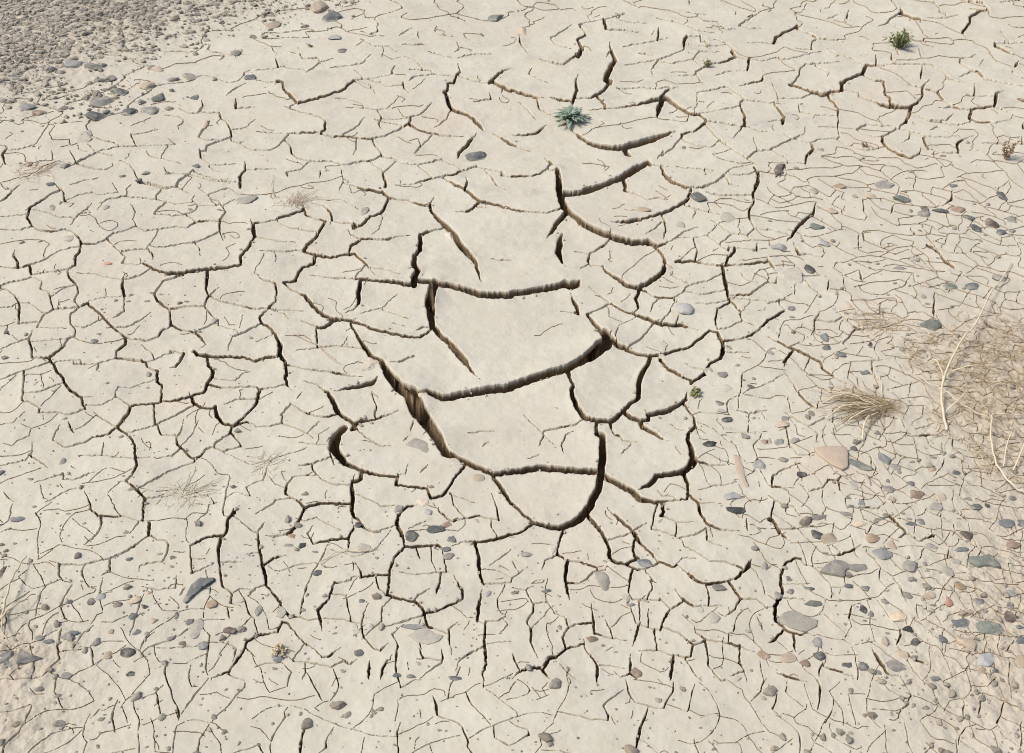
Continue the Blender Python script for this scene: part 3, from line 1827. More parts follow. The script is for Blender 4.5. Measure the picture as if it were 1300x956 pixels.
for i, (p, wd) in enumerate(lines):
    q = wiggle(p, min(0.95, 0.62+wd*0.08) if wd < 4 else 0.75); n = len(q)
    tt = np.linspace(0, 1, n)
    ja = joined(p[0], i, 2.2+wd/2); jb = joined(p[-1], i, 2.2+wd/2)
    a = 1.0 if ja else 0.2; b = 1.0 if jb else 0.2
    if (i, 0) in ENDW: a = ENDW[(i, 0)]
    if (i, -1) in ENDW: b = ENDW[(i, -1)]
    if (i, 0) in ENDW or (i, -1) in ENDW:
        env = 1+(a-1)*np.clip(1-tt*2.2, 0, 1)+(b-1)*np.clip(1-(1-tt)*2.2, 0, 1)
    else: env = np.minimum(np.minimum(a+(1-a)*np.clip(tt*4, 0, 1)**.7, 1), b+(1-b)*np.clip((1-tt)*4, 0, 1)**.7)
    mod = 0.76+0.50*np.interp(np.arange(n), np.arange(0, n+4, 4), rng.random(len(np.arange(0, n+4, 4))))
    ww = (wd*1.3+0.62 if wd < 3 else wd*1.03+1.42)*env*(mod if wd < 5 else 1.0)
    raster(q, ww, ww)
S_TR = S.copy()
def wm_px(p, wm):                                    # a width in metres seen from the camera's side of the field
    out = []
    for k in range(len(p)):
        d = p[min(k+1, len(p)-1)]-p[max(k-1, 0)]
        x, y = ground(*p[k]); s = scale_at(y); al = abs(d[0])/(np.hypot(*d)+1e-6)
        out.append(wm*s*(1-0.45*al))
    return np.array(out)
for p, wm in grown:
    n = len(p); ww = wm_px(p, wm)*(0.6+0.8*rng.random(n))
    env = np.clip(np.minimum(np.arange(n), np.arange(n)[::-1])*0.25+0.65, 0, 1)
    raster(p, ww*env, None)

X0, Y0 = ground(UU, VV)
SCL = F/(Y0*CP+HCAM*SP)
# ragged crack edges
S = S + (vnoise(X0*190, Y0*190, 3)-0.5)*np.clip(Wc*0.30, 0, 0.5)*np.clip(1.5-Wc/6, 0.25, 1)+(vnoise(X0*60, Y0*60, 4)-0.5)*np.clip((Wc-2)*0.15, 0, 0.7)
# snap grid points onto crack edges so that walls stay crisp
dn = np.maximum(DC, 1e-3); nx, ny = DX/dn, DY/dn
PUx = UU.copy(); PVx = VV.copy()
thin = (Wc < 1.7*STEP)
wide_snap = (~thin) & (np.abs(S) < 0.5*STEP)
PUx[wide_snap] -= (nx*S)[wide_snap]; PVx[wide_snap] -= (ny*S)[wide_snap]
tc = thin & (DC < 0.5*STEP) & (Wc > 0)
PUx[tc] -= DX[tc]; PVx[tc] -= DY[tc]
ring = thin & ~tc & (DC < 1.45*STEP) & (Wc > 0)          # the two lips of a thin crack, drawn in to its true width
mv = np.maximum(DC-np.clip(Wc*0.5, 0.38, None), 0)*0.85
PUx[ring] -= (nx*mv)[ring]; PVx[ring] -= (ny*mv)[ring]
big = (~thin) & (Wc > 3.0)
foot = big & ~wide_snap & (S < 0) & (S > -1.5*STEP)       # the foot of a wall, right below its rim
PUx[foot] -= (nx*(S+0.12))[foot]; PVx[foot] -= (ny*(S+0.12))[foot]
S2 = S.copy(); S2[wide_snap] = 0.0
X, Y = ground(PUx, PVx)
wm = Wc/SCL
# base relief
def base_h(x, y):
    return ((fbm(x*1.3, y*1.3, 20, 3)-0.5)*0.035 + (fbm(x*7, y*7, 40, 3)-0.5)*0.008)
Hb = base_h(X, Y)
u_, v_ = UU, VV
GRV = gravel_soft(u_, v_)
def zone_dirt(u, v):                                  # loose brown soil under the dry brush, and stony dirt in the corners
    a = 0.9*np.exp(-(((u-1275)/105)**2+((v-490)/85)**2))
    b = 0.6*np.exp(-(((u-1310)/160)**2+((v-790)/180)**2))
    c = 0.7*np.exp(-(((u+10)/120)**2+((v-880)/110)**2))
    return np.clip(a+b+c, 0, 1)
DIRT = np.clip(zone_dirt(u_, v_)*1.15*(0.55+0.9*fbm(X*9, Y*9, 77, 3)), 0, 1)
Zh = Hb + (vnoise(X*60, Y*60, 5)-0.5)*0.0013 + (vnoise(X*160, Y*160, 6)-0.5)*0.0005
Zh += GRV*(vnoise(X*45, Y*45, 8)-0.4)*0.012 + DIRT*(fbm(X*60, Y*60, 9, 3)-0.5)*0.016
# curled plate rims
cn = fbm(X*6, Y*6, 60, 2)
Zh += np.minimum(CU/SCL, 0.014)*np.clip((cn-0.2)*2.0, 0.15, 1.3)
sp = np.clip(S2, 0, None)
# rounded lips
rl = np.clip(0.28*Wc, 0.3, 1.7)
lip = np.clip(1-sp/rl, 0, 1)**2
Zh -= np.where((S2 > -0.01) & ~thin, np.clip(rl/SCL*0.5, 0, 0.004)*lip, 0)
# the cracks themselves: an upright wall as thick as the crust, a hollow under it, then the dark bottom
ins = (S2 < -0.02) & ~thin
q = -S2
big = big & ins
half = Wc/2
thk = np.clip(wm*0.80, 0.004, 0.0215)*(0.75+0.5*vnoise(X*22, Y*22, 31))
dep = np.clip(wm*5.0+0.015, 0, 0.11)
f2 = np.clip((q-1.5*STEP)/np.maximum(half-1.5*STEP, 0.3), 0, 1)
under = big & ~foot & (q < 2.6*STEP)
zbig = np.where(foot, -thk, np.where(under, -thk-0.25*dep, -thk-dep*(0.75+0.25*f2)))
und = np.where(foot, 0.0, np.where(under, np.clip(wm*0.9, 0.002, 0.026), np.clip(wm*0.5, 0, 0.012)*(1-f2)))
tt = np.clip(q/np.clip(0.30*Wc, 0.4, 1.2), 0, 1)
zsm = -rl/SCL*0.5-dep*(0.55+0.45*tt)
rub = (vnoise(X*130, Y*130, 12)-0.5)*np.clip(wm, 0, 0.02)*0.8
Zh = np.where(big, Zh+zbig+np.where(foot, rub*0.3, rub), np.where(ins, Zh+zsm+rub*0.5, Zh))
gx1, gy1 = ground(PUx+nx*0.5, PVx+ny*0.5); ex, ey = gx1-X, gy1-Y; el = np.maximum(np.hypot(ex, ey), 1e-6)
X = np.where(big, X+ex/el*und, X); Y = np.where(big, Y+ey/el*und, Y)
dth = np.clip(Wc/SCL*12+0.008, 0, 0.045)
Zh = np.where(tc, Zh-dth, Zh)
tt = np.where(big, (~foot & ~under)*1.0, tt)
WALL = np.where(ins, 1.0, np.where(tc, 1.0, np.where(ring, 0.17, 0.0)))*np.clip(1.15-Wc*0.16, 0.30, 1)  # crack wall tint, stronger in narrow cracks and on their lips as painted shade
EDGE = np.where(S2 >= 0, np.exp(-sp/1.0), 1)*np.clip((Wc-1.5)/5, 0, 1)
print('grid', NU, NV)

# ------------------------------------------------------------------ plates: watershed from hand-set seeds
PL = [
 ([(650,400),(520,455),(590,480)], 'biggest curled mud plate at the very centre, four-sided, hair crack in its middle', 145),
 ([(660,310),(560,320),(610,330)], 'broad mud plate directly above the central one, a deep slanting crack at its left', 110),
 ([(670,238),(630,232),(600,215)], 'flat wide mud plate in the column, second above the central plate', 85),
 ([(525,243)], 'narrow mud sliver left of the flat wide plate, pinched between two cracks', 45),
 ([(500,275)], 'mud plate two rows above left of the central one, pointed at its lower left', 60),
 ([(490,330)], 'mud plate with a short forked crack, left of the broad plate above centre', 55),
 ([(750,200),(725,225)], 'large mud plate just below the green rosette plant, its front rim curled high', 85),
 ([(680,195)], 'mud plate below left of the green rosette, ending in a dark hooked crack', 45),
 ([(750,262),(800,250),(800,292)], 'long mud plate split by a curved crack, carrying a tan chip, upper right', 95),
 ([(780,155),(855,155)], 'wide mud plate immediately right of the green rosette plant', 85),
 ([(755,105)], 'mud plate above the green rosette between two steep dark cracks', 55),
 ([(690,95)], 'mud plate above left of the green rosette with a fine hair crack', 60),
 ([(650,140)], 'smooth mud plate left of the green rosette, behind a slanting crack', 60),
 ([(800,330)], 'round disc-like mud plate right of centre with a crescent-shaped front rim', 50),
 ([(770,365)], 'mud plate under the round disc-like plate, beside the crumbled rubble', 45),
 ([(835,395)], 'mud plate holding the pale blue-grey stone, right of centre', 45),
 ([(772,410)], 'wedge of mud plate above the deep gap at the right end of the central one', 38),
 ([(850,430)], 'lens-shaped mud plate below the pale blue-grey stone', 50),
 ([(885,452)], 'three-cornered mud plate right of the big plates, above the moss tuft', 45),
 ([(770,490)], 'shield-shaped mud plate right of the lower central plate', 55),
 ([(845,500)], 'blunt mud plate right of the shield-shaped plate, mossy at its right tip', 45),
 ([(800,580),(855,540)], 'mud plate with curled right corner over a dark hole, below the shield-shaped one', 62),
 ([(650,550),(700,500),(600,510)], 'second largest curled mud plate, just below the central one, with two hair cracks', 125),
 ([(700,630)], 'tongue-shaped mud plate at the bottom of the column of big plates', 75),
 ([(775,650),(765,670)], 'mud plate with a long knife-cut crack, right of the tongue-shaped plate', 55),
 ([(725,690)], 'small mud plate hanging below the tip of the tongue-shaped plate', 40),
 ([(787,697)], 'little square mud plate above the slate blue stone at lower centre', 25),
 ([(845,620)], 'small mud plate in front of the dark hole under the curled corner', 35),
 ([(463,510)], 'mud plate left of the deepest crack, with a wavy hair crack on its lower edge', 50),
 ([(470,570),(530,580)], 'mud plate with an embedded grey slab, left of the second largest plate', 75),
 ([(400,478)], 'long low mud plate left of the pale clod, its front edge tapering to the left', 50),
 ([(428,452)], 'mud plate behind the pale clod, marked by a pale dead twig', 60),
 ([(490,385)], 'mud plate with a branching hair crack, left of the wide gap beside the central plate', 55),
 ([(415,375)], 'bowl-fronted mud plate two to the left of the central plate', 55),
 ([(472,615)], 'small mud plate below the one with the embedded grey slab', 35),
 ([(410,620)], 'mud plate at lower left with a rounded top and a curving hair crack', 45),
 ([(400,108)], 'bowl-shaped mud plate alone in the upper left, its front rim dark', 45),
 ([(270,305),(235,325)], 'widest mud plate on the left, a smooth bowl with a brown front rim', 65),
 ([(235,478)], 'square mud plate at left with a deep crack along its front edge', 40),
 ([(900,722)], 'bowl-shaped mud plate above the oval grey stone at lower right', 35),
 ([(1042,98)], 'flat bowl-shaped mud plate at the upper right, left of the small green shrub', 55),
]
FR = max(1, int(round(2.0/STEP)))
sub = S_TR[::FR, ::FR]; LH, LW = sub.shape
lab = np.zeros((LH, LW), np.int32)
heap = []; cnt = 0
def cell(u, v): return int(round((v-V[0])/(STEP*FR))), int(round((u-U[0])/(STEP*FR)))
for k, rec in enumerate(PL):
    for (u, v) in rec[0]:
        i, j = cell(u, v); 
        if 0 <= i < LH and 0 <= j < LW: lab[i, j] = k+2; heapq.heappush(heap, (-100, cnt, i, j)); cnt += 1
subN = np.clip(sub, -5, 12)
# traced network alone decides plate borders
HULL = [(330,90),(640,30),(800,20),(900,90),(900,170),(860,300),(910,400),(925,460),(885,620),(860,690),(760,720),(640,690),(460,640),(400,520),(360,400),(400,250)]
def inside(u, v, poly):
    c = np.zeros(np.shape(u), bool); n = len(poly)
    for k in range(n):
        x1, y1 = poly[k]; x2, y2 = poly[(k+1) % n]
        m = ((y1 > v) != (y2 > v)) & (u < (x2-x1)*(v-y1)/(y2-y1+1e-9)+x1)
        c ^= m
    return c
def reach(k, u, v):                                   # a plate may not run farther than this from its seeds
    return min(math.hypot(a-u, (b-v)*1.5) for a, b in PL[k][0]) < PL[k][2]
for u in np.arange(-120, 1420, 11.0):
    for v in np.arange(-60, 1010, 8.0):
        i, j = cell(u, v)
        if 0 < i < LH-1 and 0 < j < LW-1 and lab[i, j] == 0 and not any(reach(k, u, v) for k in range(len(PL))):
            lab[i, j] = 1; heapq.heappush(heap, (-subN[i, j], cnt, i, j)); cnt += 1
while heap:
    pr, _c, i, j = heapq.heappop(heap)
    l = lab[i, j]
    for di, dj in ((1, 0), (-1, 0), (0, 1), (0, -1)):
        a, b = i+di, j+dj
        if 0 <= a < LH and 0 <= b < LW and lab[a, b] == 0:
            if l > 1 and not reach(l-2, U[0]+b*STEP*FR, V[0]+a*STEP*FR): continue
            lab[a, b] = l; heapq.heappush(heap, (max(pr, -subN[a, b]) if pr > -99 else -subN[a, b], cnt, a, b)); cnt += 1
labv = np.repeat(np.repeat(lab, FR, 0), FR, 1)
labv = np.roll(np.roll(labv, -(FR//2), 0), -(FR//2), 1)
LV = np.ones((NV, NU), np.int32); LV[:min(NV, labv.shape[0]), :min(NU, labv.shape[1])] = labv[:NV, :NU]

# ------------------------------------------------------------------ materials
def new_mat(name, base_rough=0.9):
    m = bpy.data.materials.new(name); m.use_nodes = True
    t = m.node_tree; b = t.nodes['Principled BSDF']; b.inputs['Roughness'].default_value = base_rough
    b.inputs['Specular IOR Level'].default_value = 0.25
    return m, t, b
def N(t, typ, **kw):
    n = t.nodes.new(typ)
    for k, v in kw.items():
        if k in n.inputs: n.inputs[k].default_value = v
        else: setattr(n, k, v)
    return n
def ramp(t, fac, stops):
    r = t.nodes.new('ShaderNodeValToRGB'); e = r.color_ramp.elements
    while len(e) < len(stops): e.new(0.5)
    for k, (p, c) in enumerate(stops): e[k].position = p; e[k].color = (*c, 1)
    t.links.new(fac, r.inputs[0]); return r.outputs[0]
def mix(t, fac, a, b, mode='MIX'):
    n = t.nodes.new('ShaderNodeMix'); n.data_type = 'RGBA'; n.blend_type = mode
    if isinstance(fac, float): n.inputs[0].default_value = fac
    else: t.links.new(fac, n.inputs[0])
    for s, i in ((a, 6), (b, 7)):
        if isinstance(s, tuple): n.inputs[i].default_value = (*s, 1)
        else: t.links.new(s, n.inputs[i])
    return n.outputs[2]
def noise(t, pos, sc, det=4, rough=0.6):
    n = N(t, 'ShaderNodeTexNoise', Scale=sc, Detail=det, Roughness=rough); t.links.new(pos, n.inputs['Vector']); return n.outputs['Fac']
def mapr(t, v, a, b, c=0.0, d=1.0):
    n = t.nodes.new('ShaderNodeMapRange'); n.inputs[1].default_value = a; n.inputs[2].default_value = b
    n.inputs[3].default_value = c; n.inputs[4].default_value = d; t.links.new(v, n.inputs[0]); return n.outputs[0]

MUD, MUDD = (0.554, 0.523, 0.42), (0.492, 0.464, 0.371)
def mud_material(name, outer=False):
    m, t, b = new_mat(name, 0.92)
    geo = t.nodes.new('ShaderNodeNewGeometry'); pos = geo.outputs['Position']
    c = mix(t, mapr(t, noise(t, pos, 3.0, 5), 0.38, 0.66), MUD, MUDD)
    c = mix(t, mapr(t, noise(t, pos, 14.0, 4, 0.7), 0.42, 0.70, 0, 0.6), c, (0.61, 0.585, 0.50))
    c = mix(t, mapr(t, noise(t, pos, 1.1, 3), 0.42, 0.66, 0, 0.75), c, (0.535, 0.488, 0.395))
    c = mix(t, mapr(t, noise(t, pos, 90.0, 5, 0.8), 0.40, 0.80, 0, 0.22), c, (0.36, 0.32, 0.25))
    damp = mapr(t, noise(t, pos, 5.5, 6, 0.72), 0.54, 0.70, 0, 0.6)
    c = mix(t, damp, c, (0.40, 0.375, 0.315))                     # grey silt smudges
    c = mix(t, mapr(t, noise(t, pos, 2.0, 4, 0.6), 0.58, 0.72, 0, 0.55), c, (0.56, 0.48, 0.375))   # warm stains
    # grit: sparse dark and rusty grains lying in the mud
    vo = N(t, 'ShaderNodeTexVoronoi', Scale=95.0); t.links.new(pos, vo.inputs['Vector'])
    grain = mapr(t, vo.outputs['Distance'], 0.10, 0.17, 1, 0)
    sep = t.nodes.new('ShaderNodeSeparateColor'); t.links.new(vo.outputs['Color'], sep.inputs[0])
    pick = mapr(t, sep.outputs[0], 0.90, 0.93)
    mu = t.nodes.new('ShaderNodeMath'); mu.operation = 'MULTIPLY'; t.links.new(grain, mu.inputs[0]); t.links.new(pick, mu.inputs[1])
    mu2 = t.nodes.new('ShaderNodeMath'); mu2.operation = 'MULTIPLY'; t.links.new(mu.outputs[0], mu2.inputs[0])
    t.links.new(mapr(t, noise(t, pos, 2.2, 3), 0.42, 0.6, 0.15, 0.95), mu2.inputs[1])
    c = mix(t, mu2.outputs[0], c, (0.16, 0.14, 0.12))
    if not outer:
        at = t.nodes.new('ShaderNodeAttribute'); at.attribute_name = 'zone'
        sp_ = t.nodes.new('ShaderNodeSeparateColor'); t.links.new(at.outputs['Color'], sp_.inputs[0])
        dirt = mix(t, mapr(t, noise(t, pos, 40.0, 5, 0.7), 0.3, 0.7), (0.33, 0.265, 0.185), (0.49, 0.425, 0.325))
        fac = t.nodes.new('ShaderNodeMath'); fac.operation = 'MULTIPLY'; fac.inputs[1].default_value = 0.85; t.links.new(sp_.outputs[0], fac.inputs[0])
        c = mix(t, fac.outputs[0], c, dirt)
        inner = mix(t, mapr(t, sp_.outputs[2], 0.25, 0.9), (0.41, 0.305, 0.185), (0.21, 0.152, 0.092))   # the crust is browner inside; narrow cracks darker still, shade painted into their colour
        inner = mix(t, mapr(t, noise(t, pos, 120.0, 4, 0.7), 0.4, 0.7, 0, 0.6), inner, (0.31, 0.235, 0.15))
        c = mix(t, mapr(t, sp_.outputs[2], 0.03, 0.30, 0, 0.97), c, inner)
        f3 = t.nodes.new('ShaderNodeMath'); f3.operation = 'MULTIPLY'; f3.inputs[1].default_value = 0.5; t.links.new(sp_.outputs[1], f3.inputs[0])
        c = mix(t, f3.outputs[0], c, (0.40, 0.34, 0.26))
    t.links.new(c, b.inputs['Base Color'])
    bp = N(t, 'ShaderNodeBump', Strength=0.2, Distance=0.002); t.links.new(noise(t, pos, 240.0, 4, 0.7), bp.inputs['Height'])
    if outer:
        v2 = N(t, 'ShaderNodeTexVoronoi', Scale=6.0, feature='DISTANCE_TO_EDGE'); nz = N(t, 'ShaderNodeTexNoise', Scale=4.0, Detail=3.0)
        t.links.new(pos, nz.inputs['Vector'])
        ad = t.nodes.new('ShaderNodeVectorMath'); ad.operation = 'MULTIPLY_ADD'; t.links.new(nz.outputs['Color'], ad.inputs[0]); ad.inputs[1].default_value = (.3, .3, 0); t.links.new(pos, ad.inputs[2])
        t.links.new(ad.outputs[0], v2.inputs['Vector'])
        b2 = N(t, 'ShaderNodeBump', Strength=1.0, Distance=0.02); t.links.new(mapr(t, v2.outputs['Distance'], 0.0, 0.03), b2.inputs['Height'])
        t.links.new(bp.outputs[0], b2.inputs['Normal']); t.links.new(b2.outputs[0], b.inputs['Normal'])
    else:
        b3 = N(t, 'ShaderNodeBump', Distance=0.004); t.links.new(noise(t, pos, 110.0, 6, 0.75), b3.inputs['Height'])
        t.links.new(sp_.outputs[2], b3.inputs['Strength']); t.links.new(bp.outputs[0], b3.inputs['Normal']); t.links.new(b3.outputs[0], b.inputs['Normal'])
    return m
M_MUD = mud_material('dried_mud'); M_OUT = mud_material('dried_mud_far', True)

# ------------------------------------------------------------------ meshes of ground and plates
def link_mesh(name, verts, faces_flat, nper, mats, parent=None, zone=None, loc=(0, 0, 0), smooth=False):
    me = bpy.data.meshes.new(name)
    nv, nf = len(verts), len(faces_flat)//nper
    me.vertices.add(nv); me.loops.add(nf*nper); me.polygons.add(nf)
    me.vertices.foreach_set('co', np.ascontiguousarray(verts, np.float32).ravel())
    me.loops.foreach_set('vertex_index', np.ascontiguousarray(faces_flat, np.int32))
    me.polygons.foreach_set('loop_start', np.arange(0, nf*nper, nper, dtype=np.int32))
    me.polygons.foreach_set('loop_total', np.full(nf, nper, np.int32))
    if zone is not None:
        at = me.attributes.new('zone', 'FLOAT_COLOR', 'POINT'); at.data.foreach_set('color', np.ascontiguousarray(zone, np.float32).ravel())
    me.update(calc_edges=True)
    me.polygons.foreach_set('use_smooth', np.full(nf, smooth, bool))
    for m in (mats if isinstance(mats, (list, tuple)) else [mats]): me.materials.append(m)
    o = bpy.data.objects.new(name, me); COL.objects.link(o); o.location = loc
    if parent: o.parent = parent
    return o
def tag(o, label=None, cat=None, group=None, kind=None):
    if label: o['label'] = label
    if cat: o['category'] = cat
    if group: o['group'] = group
    if kind: o['kind'] = kind
    return o
P3 = np.stack([X, Y, Zh], -1).reshape(-1, 3)
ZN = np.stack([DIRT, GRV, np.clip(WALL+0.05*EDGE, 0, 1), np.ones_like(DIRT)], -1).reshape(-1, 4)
idx = np.arange(NU*NV).reshape(NV, NU)
quads = np.stack([idx[1:, :-1], idx[1:, 1:], idx[:-1, 1:], idx[:-1, :-1]], -1).reshape(-1, 4)
fl = LV[:-1, :-1].reshape(-1).copy()
# the floor of the wide cracks is ground, not plate
deep = (ins & (tt > 0.95) & (Wc > 4.5))
fdeep = (deep[:-1, :-1] & deep[1:, :-1] & deep[:-1, 1:] & deep[1:, 1:]).reshape(-1)
fl[fdeep] = 1
insq = (ins[:-1, :-1] | ins[1:, :-1] | ins[:-1, 1:] | ins[1:, 1:]).reshape(-1)
def sub_mesh(name, mask, loc=None):
    q = quads[mask]; used = np.unique(q); re = np.zeros(NU*NV, np.int32); re[used] = np.arange(len(used))
    v = P3[used].copy()
    l = (0, 0, 0)
    if loc: 
        l = (float(v[:, 0].mean()), float(v[:, 1].mean()), float(np.percentile(v[:, 2], 5))); v -= np.array(l)
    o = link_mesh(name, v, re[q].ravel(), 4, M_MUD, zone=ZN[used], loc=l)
    o.data.polygons.foreach_set('use_smooth', insq[mask]); o.data.update()
    return o
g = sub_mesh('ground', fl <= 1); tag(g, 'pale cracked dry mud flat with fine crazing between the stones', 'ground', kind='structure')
areas = {}
for k, rec in enumerate(PL):
    m = fl == k+2
    if m.sum() < 30: print('EMPTY PLATE', k, rec[1]); continue
    areas[k] = int(m.sum())
    o = sub_mesh('mud_plate', m, True); tag(o, rec[1], 'mud plate', 'curled mud plates split apart by the cracks')
print('plate faces', areas)
# far surroundings beyond the detailed field
rim = np.concatenate([idx[0, :-1], idx[:-1, -1], idx[-1, :0:-1], idx[:0:-1, 0]])[::20]
rv = P3[rim]; ctr = np.array([0, 2.8, 0.0]); rings = [rv-np.array([0, 0, 0.004])]
for s, in ((1.25,), (1.8,), (3.5,), (12,), (80,), (700,)):
    r = ctr+(rv-ctr)*s; r[:, 2] = (fbm(r[:, 0]*.6, r[:, 1]*.6, 5, 2)-0.5)*0.05; rings.append(r)
nr = len(rim); vv = np.vstack(rings); ff = []
for k in range(len(rings)-1):
    for a in range(nr):
        b_ = (a+1) % nr; ff += [k*nr+a, (k+1)*nr+a, (k+1)*nr+b_, k*nr+b_]
o = link_mesh('surrounding_ground', vv, ff, 4, M_OUT, smooth=True); tag(o, kind='structure')

# height lookup on the finished surface
def surf(x, y, u=None, v=None):
    return float(base_h(np.array([x]), np.array([y]))[0])

# ------------------------------------------------------------------ stones
def stone_mat(name, c1, c2, c3, sc=60.0, rough=0.75, use_gen=True):
    m, t, b = new_mat(name, rough)
    tc_ = t.nodes.new('ShaderNodeTexCoord'); oi = t.nodes.new('ShaderNodeObjectInfo')
    geo = t.nodes.new('ShaderNodeNewGeometry'); pos = geo.outputs['Position']
    c = mix(t, mapr(t, noise(t, pos, sc, 5, 0.7), 0.35, 0.68), c1, c2)
    c = mix(t, mapr(t, noise(t, pos, sc*3.3, 4, 0.7), 0.52, 0.72, 0, 0.7), c, c3)
    hv = t.nodes.new('ShaderNodeHueSaturation'); t.links.new(mapr(t, oi.outputs['Random'], 0, 1, 0.75, 1.3), hv.inputs['Value']); t.links.new(c, hv.inputs['Color'])
    c = hv.outputs[0]
    # dust of dried mud settled in hollows and low on the sides
    dust = mapr(t, noise(t, pos, 38.0, 4, 0.65), 0.50, 0.70, 0, 0.5)
    c = mix(t, dust, c, (0.50, 0.45, 0.36))
    sx = t.nodes.new('ShaderNodeSeparateXYZ'); t.links.new(tc_.outputs['Generated'], sx.inputs[0])
    zz = t.nodes.new('ShaderNodeMath'); zz.operation = 'MULTIPLY_ADD'; zz.inputs[1].default_value = 0.5; t.links.new(noise(t, pos, 55.0, 3), zz.inputs[0]); t.links.new(sx.outputs[2], zz.inputs[2])
    if use_gen: c = mix(t, mapr(t, zz.outputs[0], 0.70, 0.84, 0.6, 0), c, (0.50, 0.46, 0.37))   # mud skirt left by the drying pool
    t.links.new(c, b.inputs['Base Color'])
    bp = N(t, 'ShaderNodeBump', Strength=0.4, Distance=0.002); t.links.new(noise(t, pos, 150.0, 4), bp.inputs['Height']); t.links.new(bp.outputs[0], b.inputs['Normal'])
    return m
PALET = {}
def smat(name, *cc):
    PALET[name] = cc; return stone_mat(name, *cc)
SM = {
 'd': (smat('stone_dark_grey', (.10,.105,.10), (.15,.152,.143), (.24,.235,.21)), 'dark grey'),
 'k': (smat('stone_black', (.045,.047,.045), (.075,.075,.07), (.13,.13,.12)), 'blackish'),
 'g': (smat('stone_grey', (.20,.19,.165), (.28,.265,.23), (.36,.34,.29)), 'mid grey'),
 'l': (smat('stone_light_grey', (.30,.30,.285), (.38,.37,.34), (.24,.24,.23)), 'light grey'),
 'L': (smat('stone_pale_blue', (.28,.285,.27), (.37,.365,.34), (.20,.205,.20)), 'pale blue-grey'),
 'B': (smat('stone_blue', (.128,.136,.136), (.19,.197,.192), (.28,.278,.26)), 'slate blue'),
 'n': (smat('stone_green_grey', (.12,.135,.115), (.19,.20,.165), (.27,.27,.23)), 'greenish grey'),
 'b': (smat('stone_brown', (.24,.175,.12), (.33,.25,.18), (.18,.13,.10)), 'brown'),
 'u': (smat('stone_dark_brown', (.10,.078,.065), (.16,.125,.10), (.24,.20,.16)), 'dark brown'),
 'p': (smat('stone_pink', (.41,.325,.245), (.47,.385,.295), (.34,.265,.20)), 'pinkish'),
 'r': (smat('stone_red', (.40,.13,.09), (.47,.20,.14), (.50,.32,.25)), 'red'),
 't': (smat('stone_tan', (.42,.335,.235), (.50,.42,.31), (.33,.25,.17)), 'tan'),
 'o': (smat('stone_orange', (.41,.30,.17), (.48,.37,.24), (.34,.27,.18)), 'orange-tan'),
 'f': (smat('stone_mud_coated', (.36,.335,.28), (.46,.425,.345), (.27,.26,.225)), 'mud-coated grey'),
 'w': (smat('clod_pale', (.56,.49,.39), (.50,.43,.335), (.42,.35,.27)), 'pale'),
}
PM = {k: stone_mat(v[0].name.replace('stone', 'pebble'), *[tuple(0.50*q+0.50*z for q, z in zip(cc, (.46, .405, .315))) for cc in PALET[v[0].name]], use_gen=False) for k, v in SM.items()}
ALIAS = {'W': 'd', 'P': 'p', 'R': 'n', 'F': 'f', 'T': 'd', 'M': 'f', 'G': 'g', 'N': 'n', 'e': 'p', 'q': 'u'}
def ico(sub):
    import bmesh
    bm = bmesh.new(); bmesh.ops.create_icosphere(bm, subdivisions=sub, radius=1.0)
    v = np.array([x.co[:] for x in bm.verts]); f = np.array([[q.index for q in x.verts] for x in bm.faces]); bm.free(); return v, f
ICO = {k: ico(k) for k in (1, 2, 3, 4)}
def n3(p, s, seed):
    q = p*s+seed*3.7
    return (vnoise(q[:, 0]+q[:, 2]*0.6, q[:, 1]-q[:, 2]*0.8, seed % 97)+vnoise(q[:, 1]+5, q[:, 2]+q[:, 0]*.5, (seed+7) % 97)-1.0)
def stone_shape(sub, seed, ang=0.5):
    v, f = ICO[sub]; v = v.copy(); r = np.random.default_rng(seed)
    for k in range(int(9+r.integers(0, 8))):                # flat worn facets
        d = r.normal(size=3); d /= np.linalg.norm(d); c = r.uniform(0.50, 0.82)
        h = v@d; m = h > c; v[m] -= np.outer((h[m]-c)*(0.80+0.25*ang), d)
    v *= (1+0.30*n3(v, 1.2, seed)+0.09*n3(v, 3.5, seed+1))[:, None]
    if sub >= 3: v *= (1+0.02*n3(v, 11, seed+2))[:, None]
    v /= np.abs(v).max(0); return v, f
def poly_shape(outline, seed):                               # a stone with a given plan outline (unit box), domed top
    v, f = ICO[4]; v = v.copy(); a = np.arctan2(v[:, 1], v[:, 0])
    o = np.array(outline, float); c = o.mean(0)*0; 
    rad = np.zeros(len(a))
    for k in range(len(a)):
        dx, dy = math.cos(a[k]), math.sin(a[k]); best = 0.3
        for q in range(len(o)):
            x1, y1 = o[q]; x2, y2 = o[(q+1) % len(o)]
            den = dx*(y2-y1)-dy*(x2-x1)
            if abs(den) < 1e-9: continue
            t = (x1*(y2-y1)-y1*(x2-x1))/den; s_ = (x1*dy-y1*dx)/den
            if t > 0 and -1e-6 <= s_ <= 1+1e-6: best = t; break
        rad[k] = best
    rr = np.hypot(v[:, 0], v[:, 1]); k2 = np.clip(rr*1.12, 0, 1)/np.maximum(rr, 1e-6)
    v[:, 0] *= rad*k2; v[:, 1] *= rad*k2
    v[:, 2] = np.sign(v[:, 2])*np.abs(v[:, 2])**0.75
    v *= (1+0.05*n3(v, 2.5, seed)+0.03*n3(v, 8, seed+3))[:, None]
    return v, f
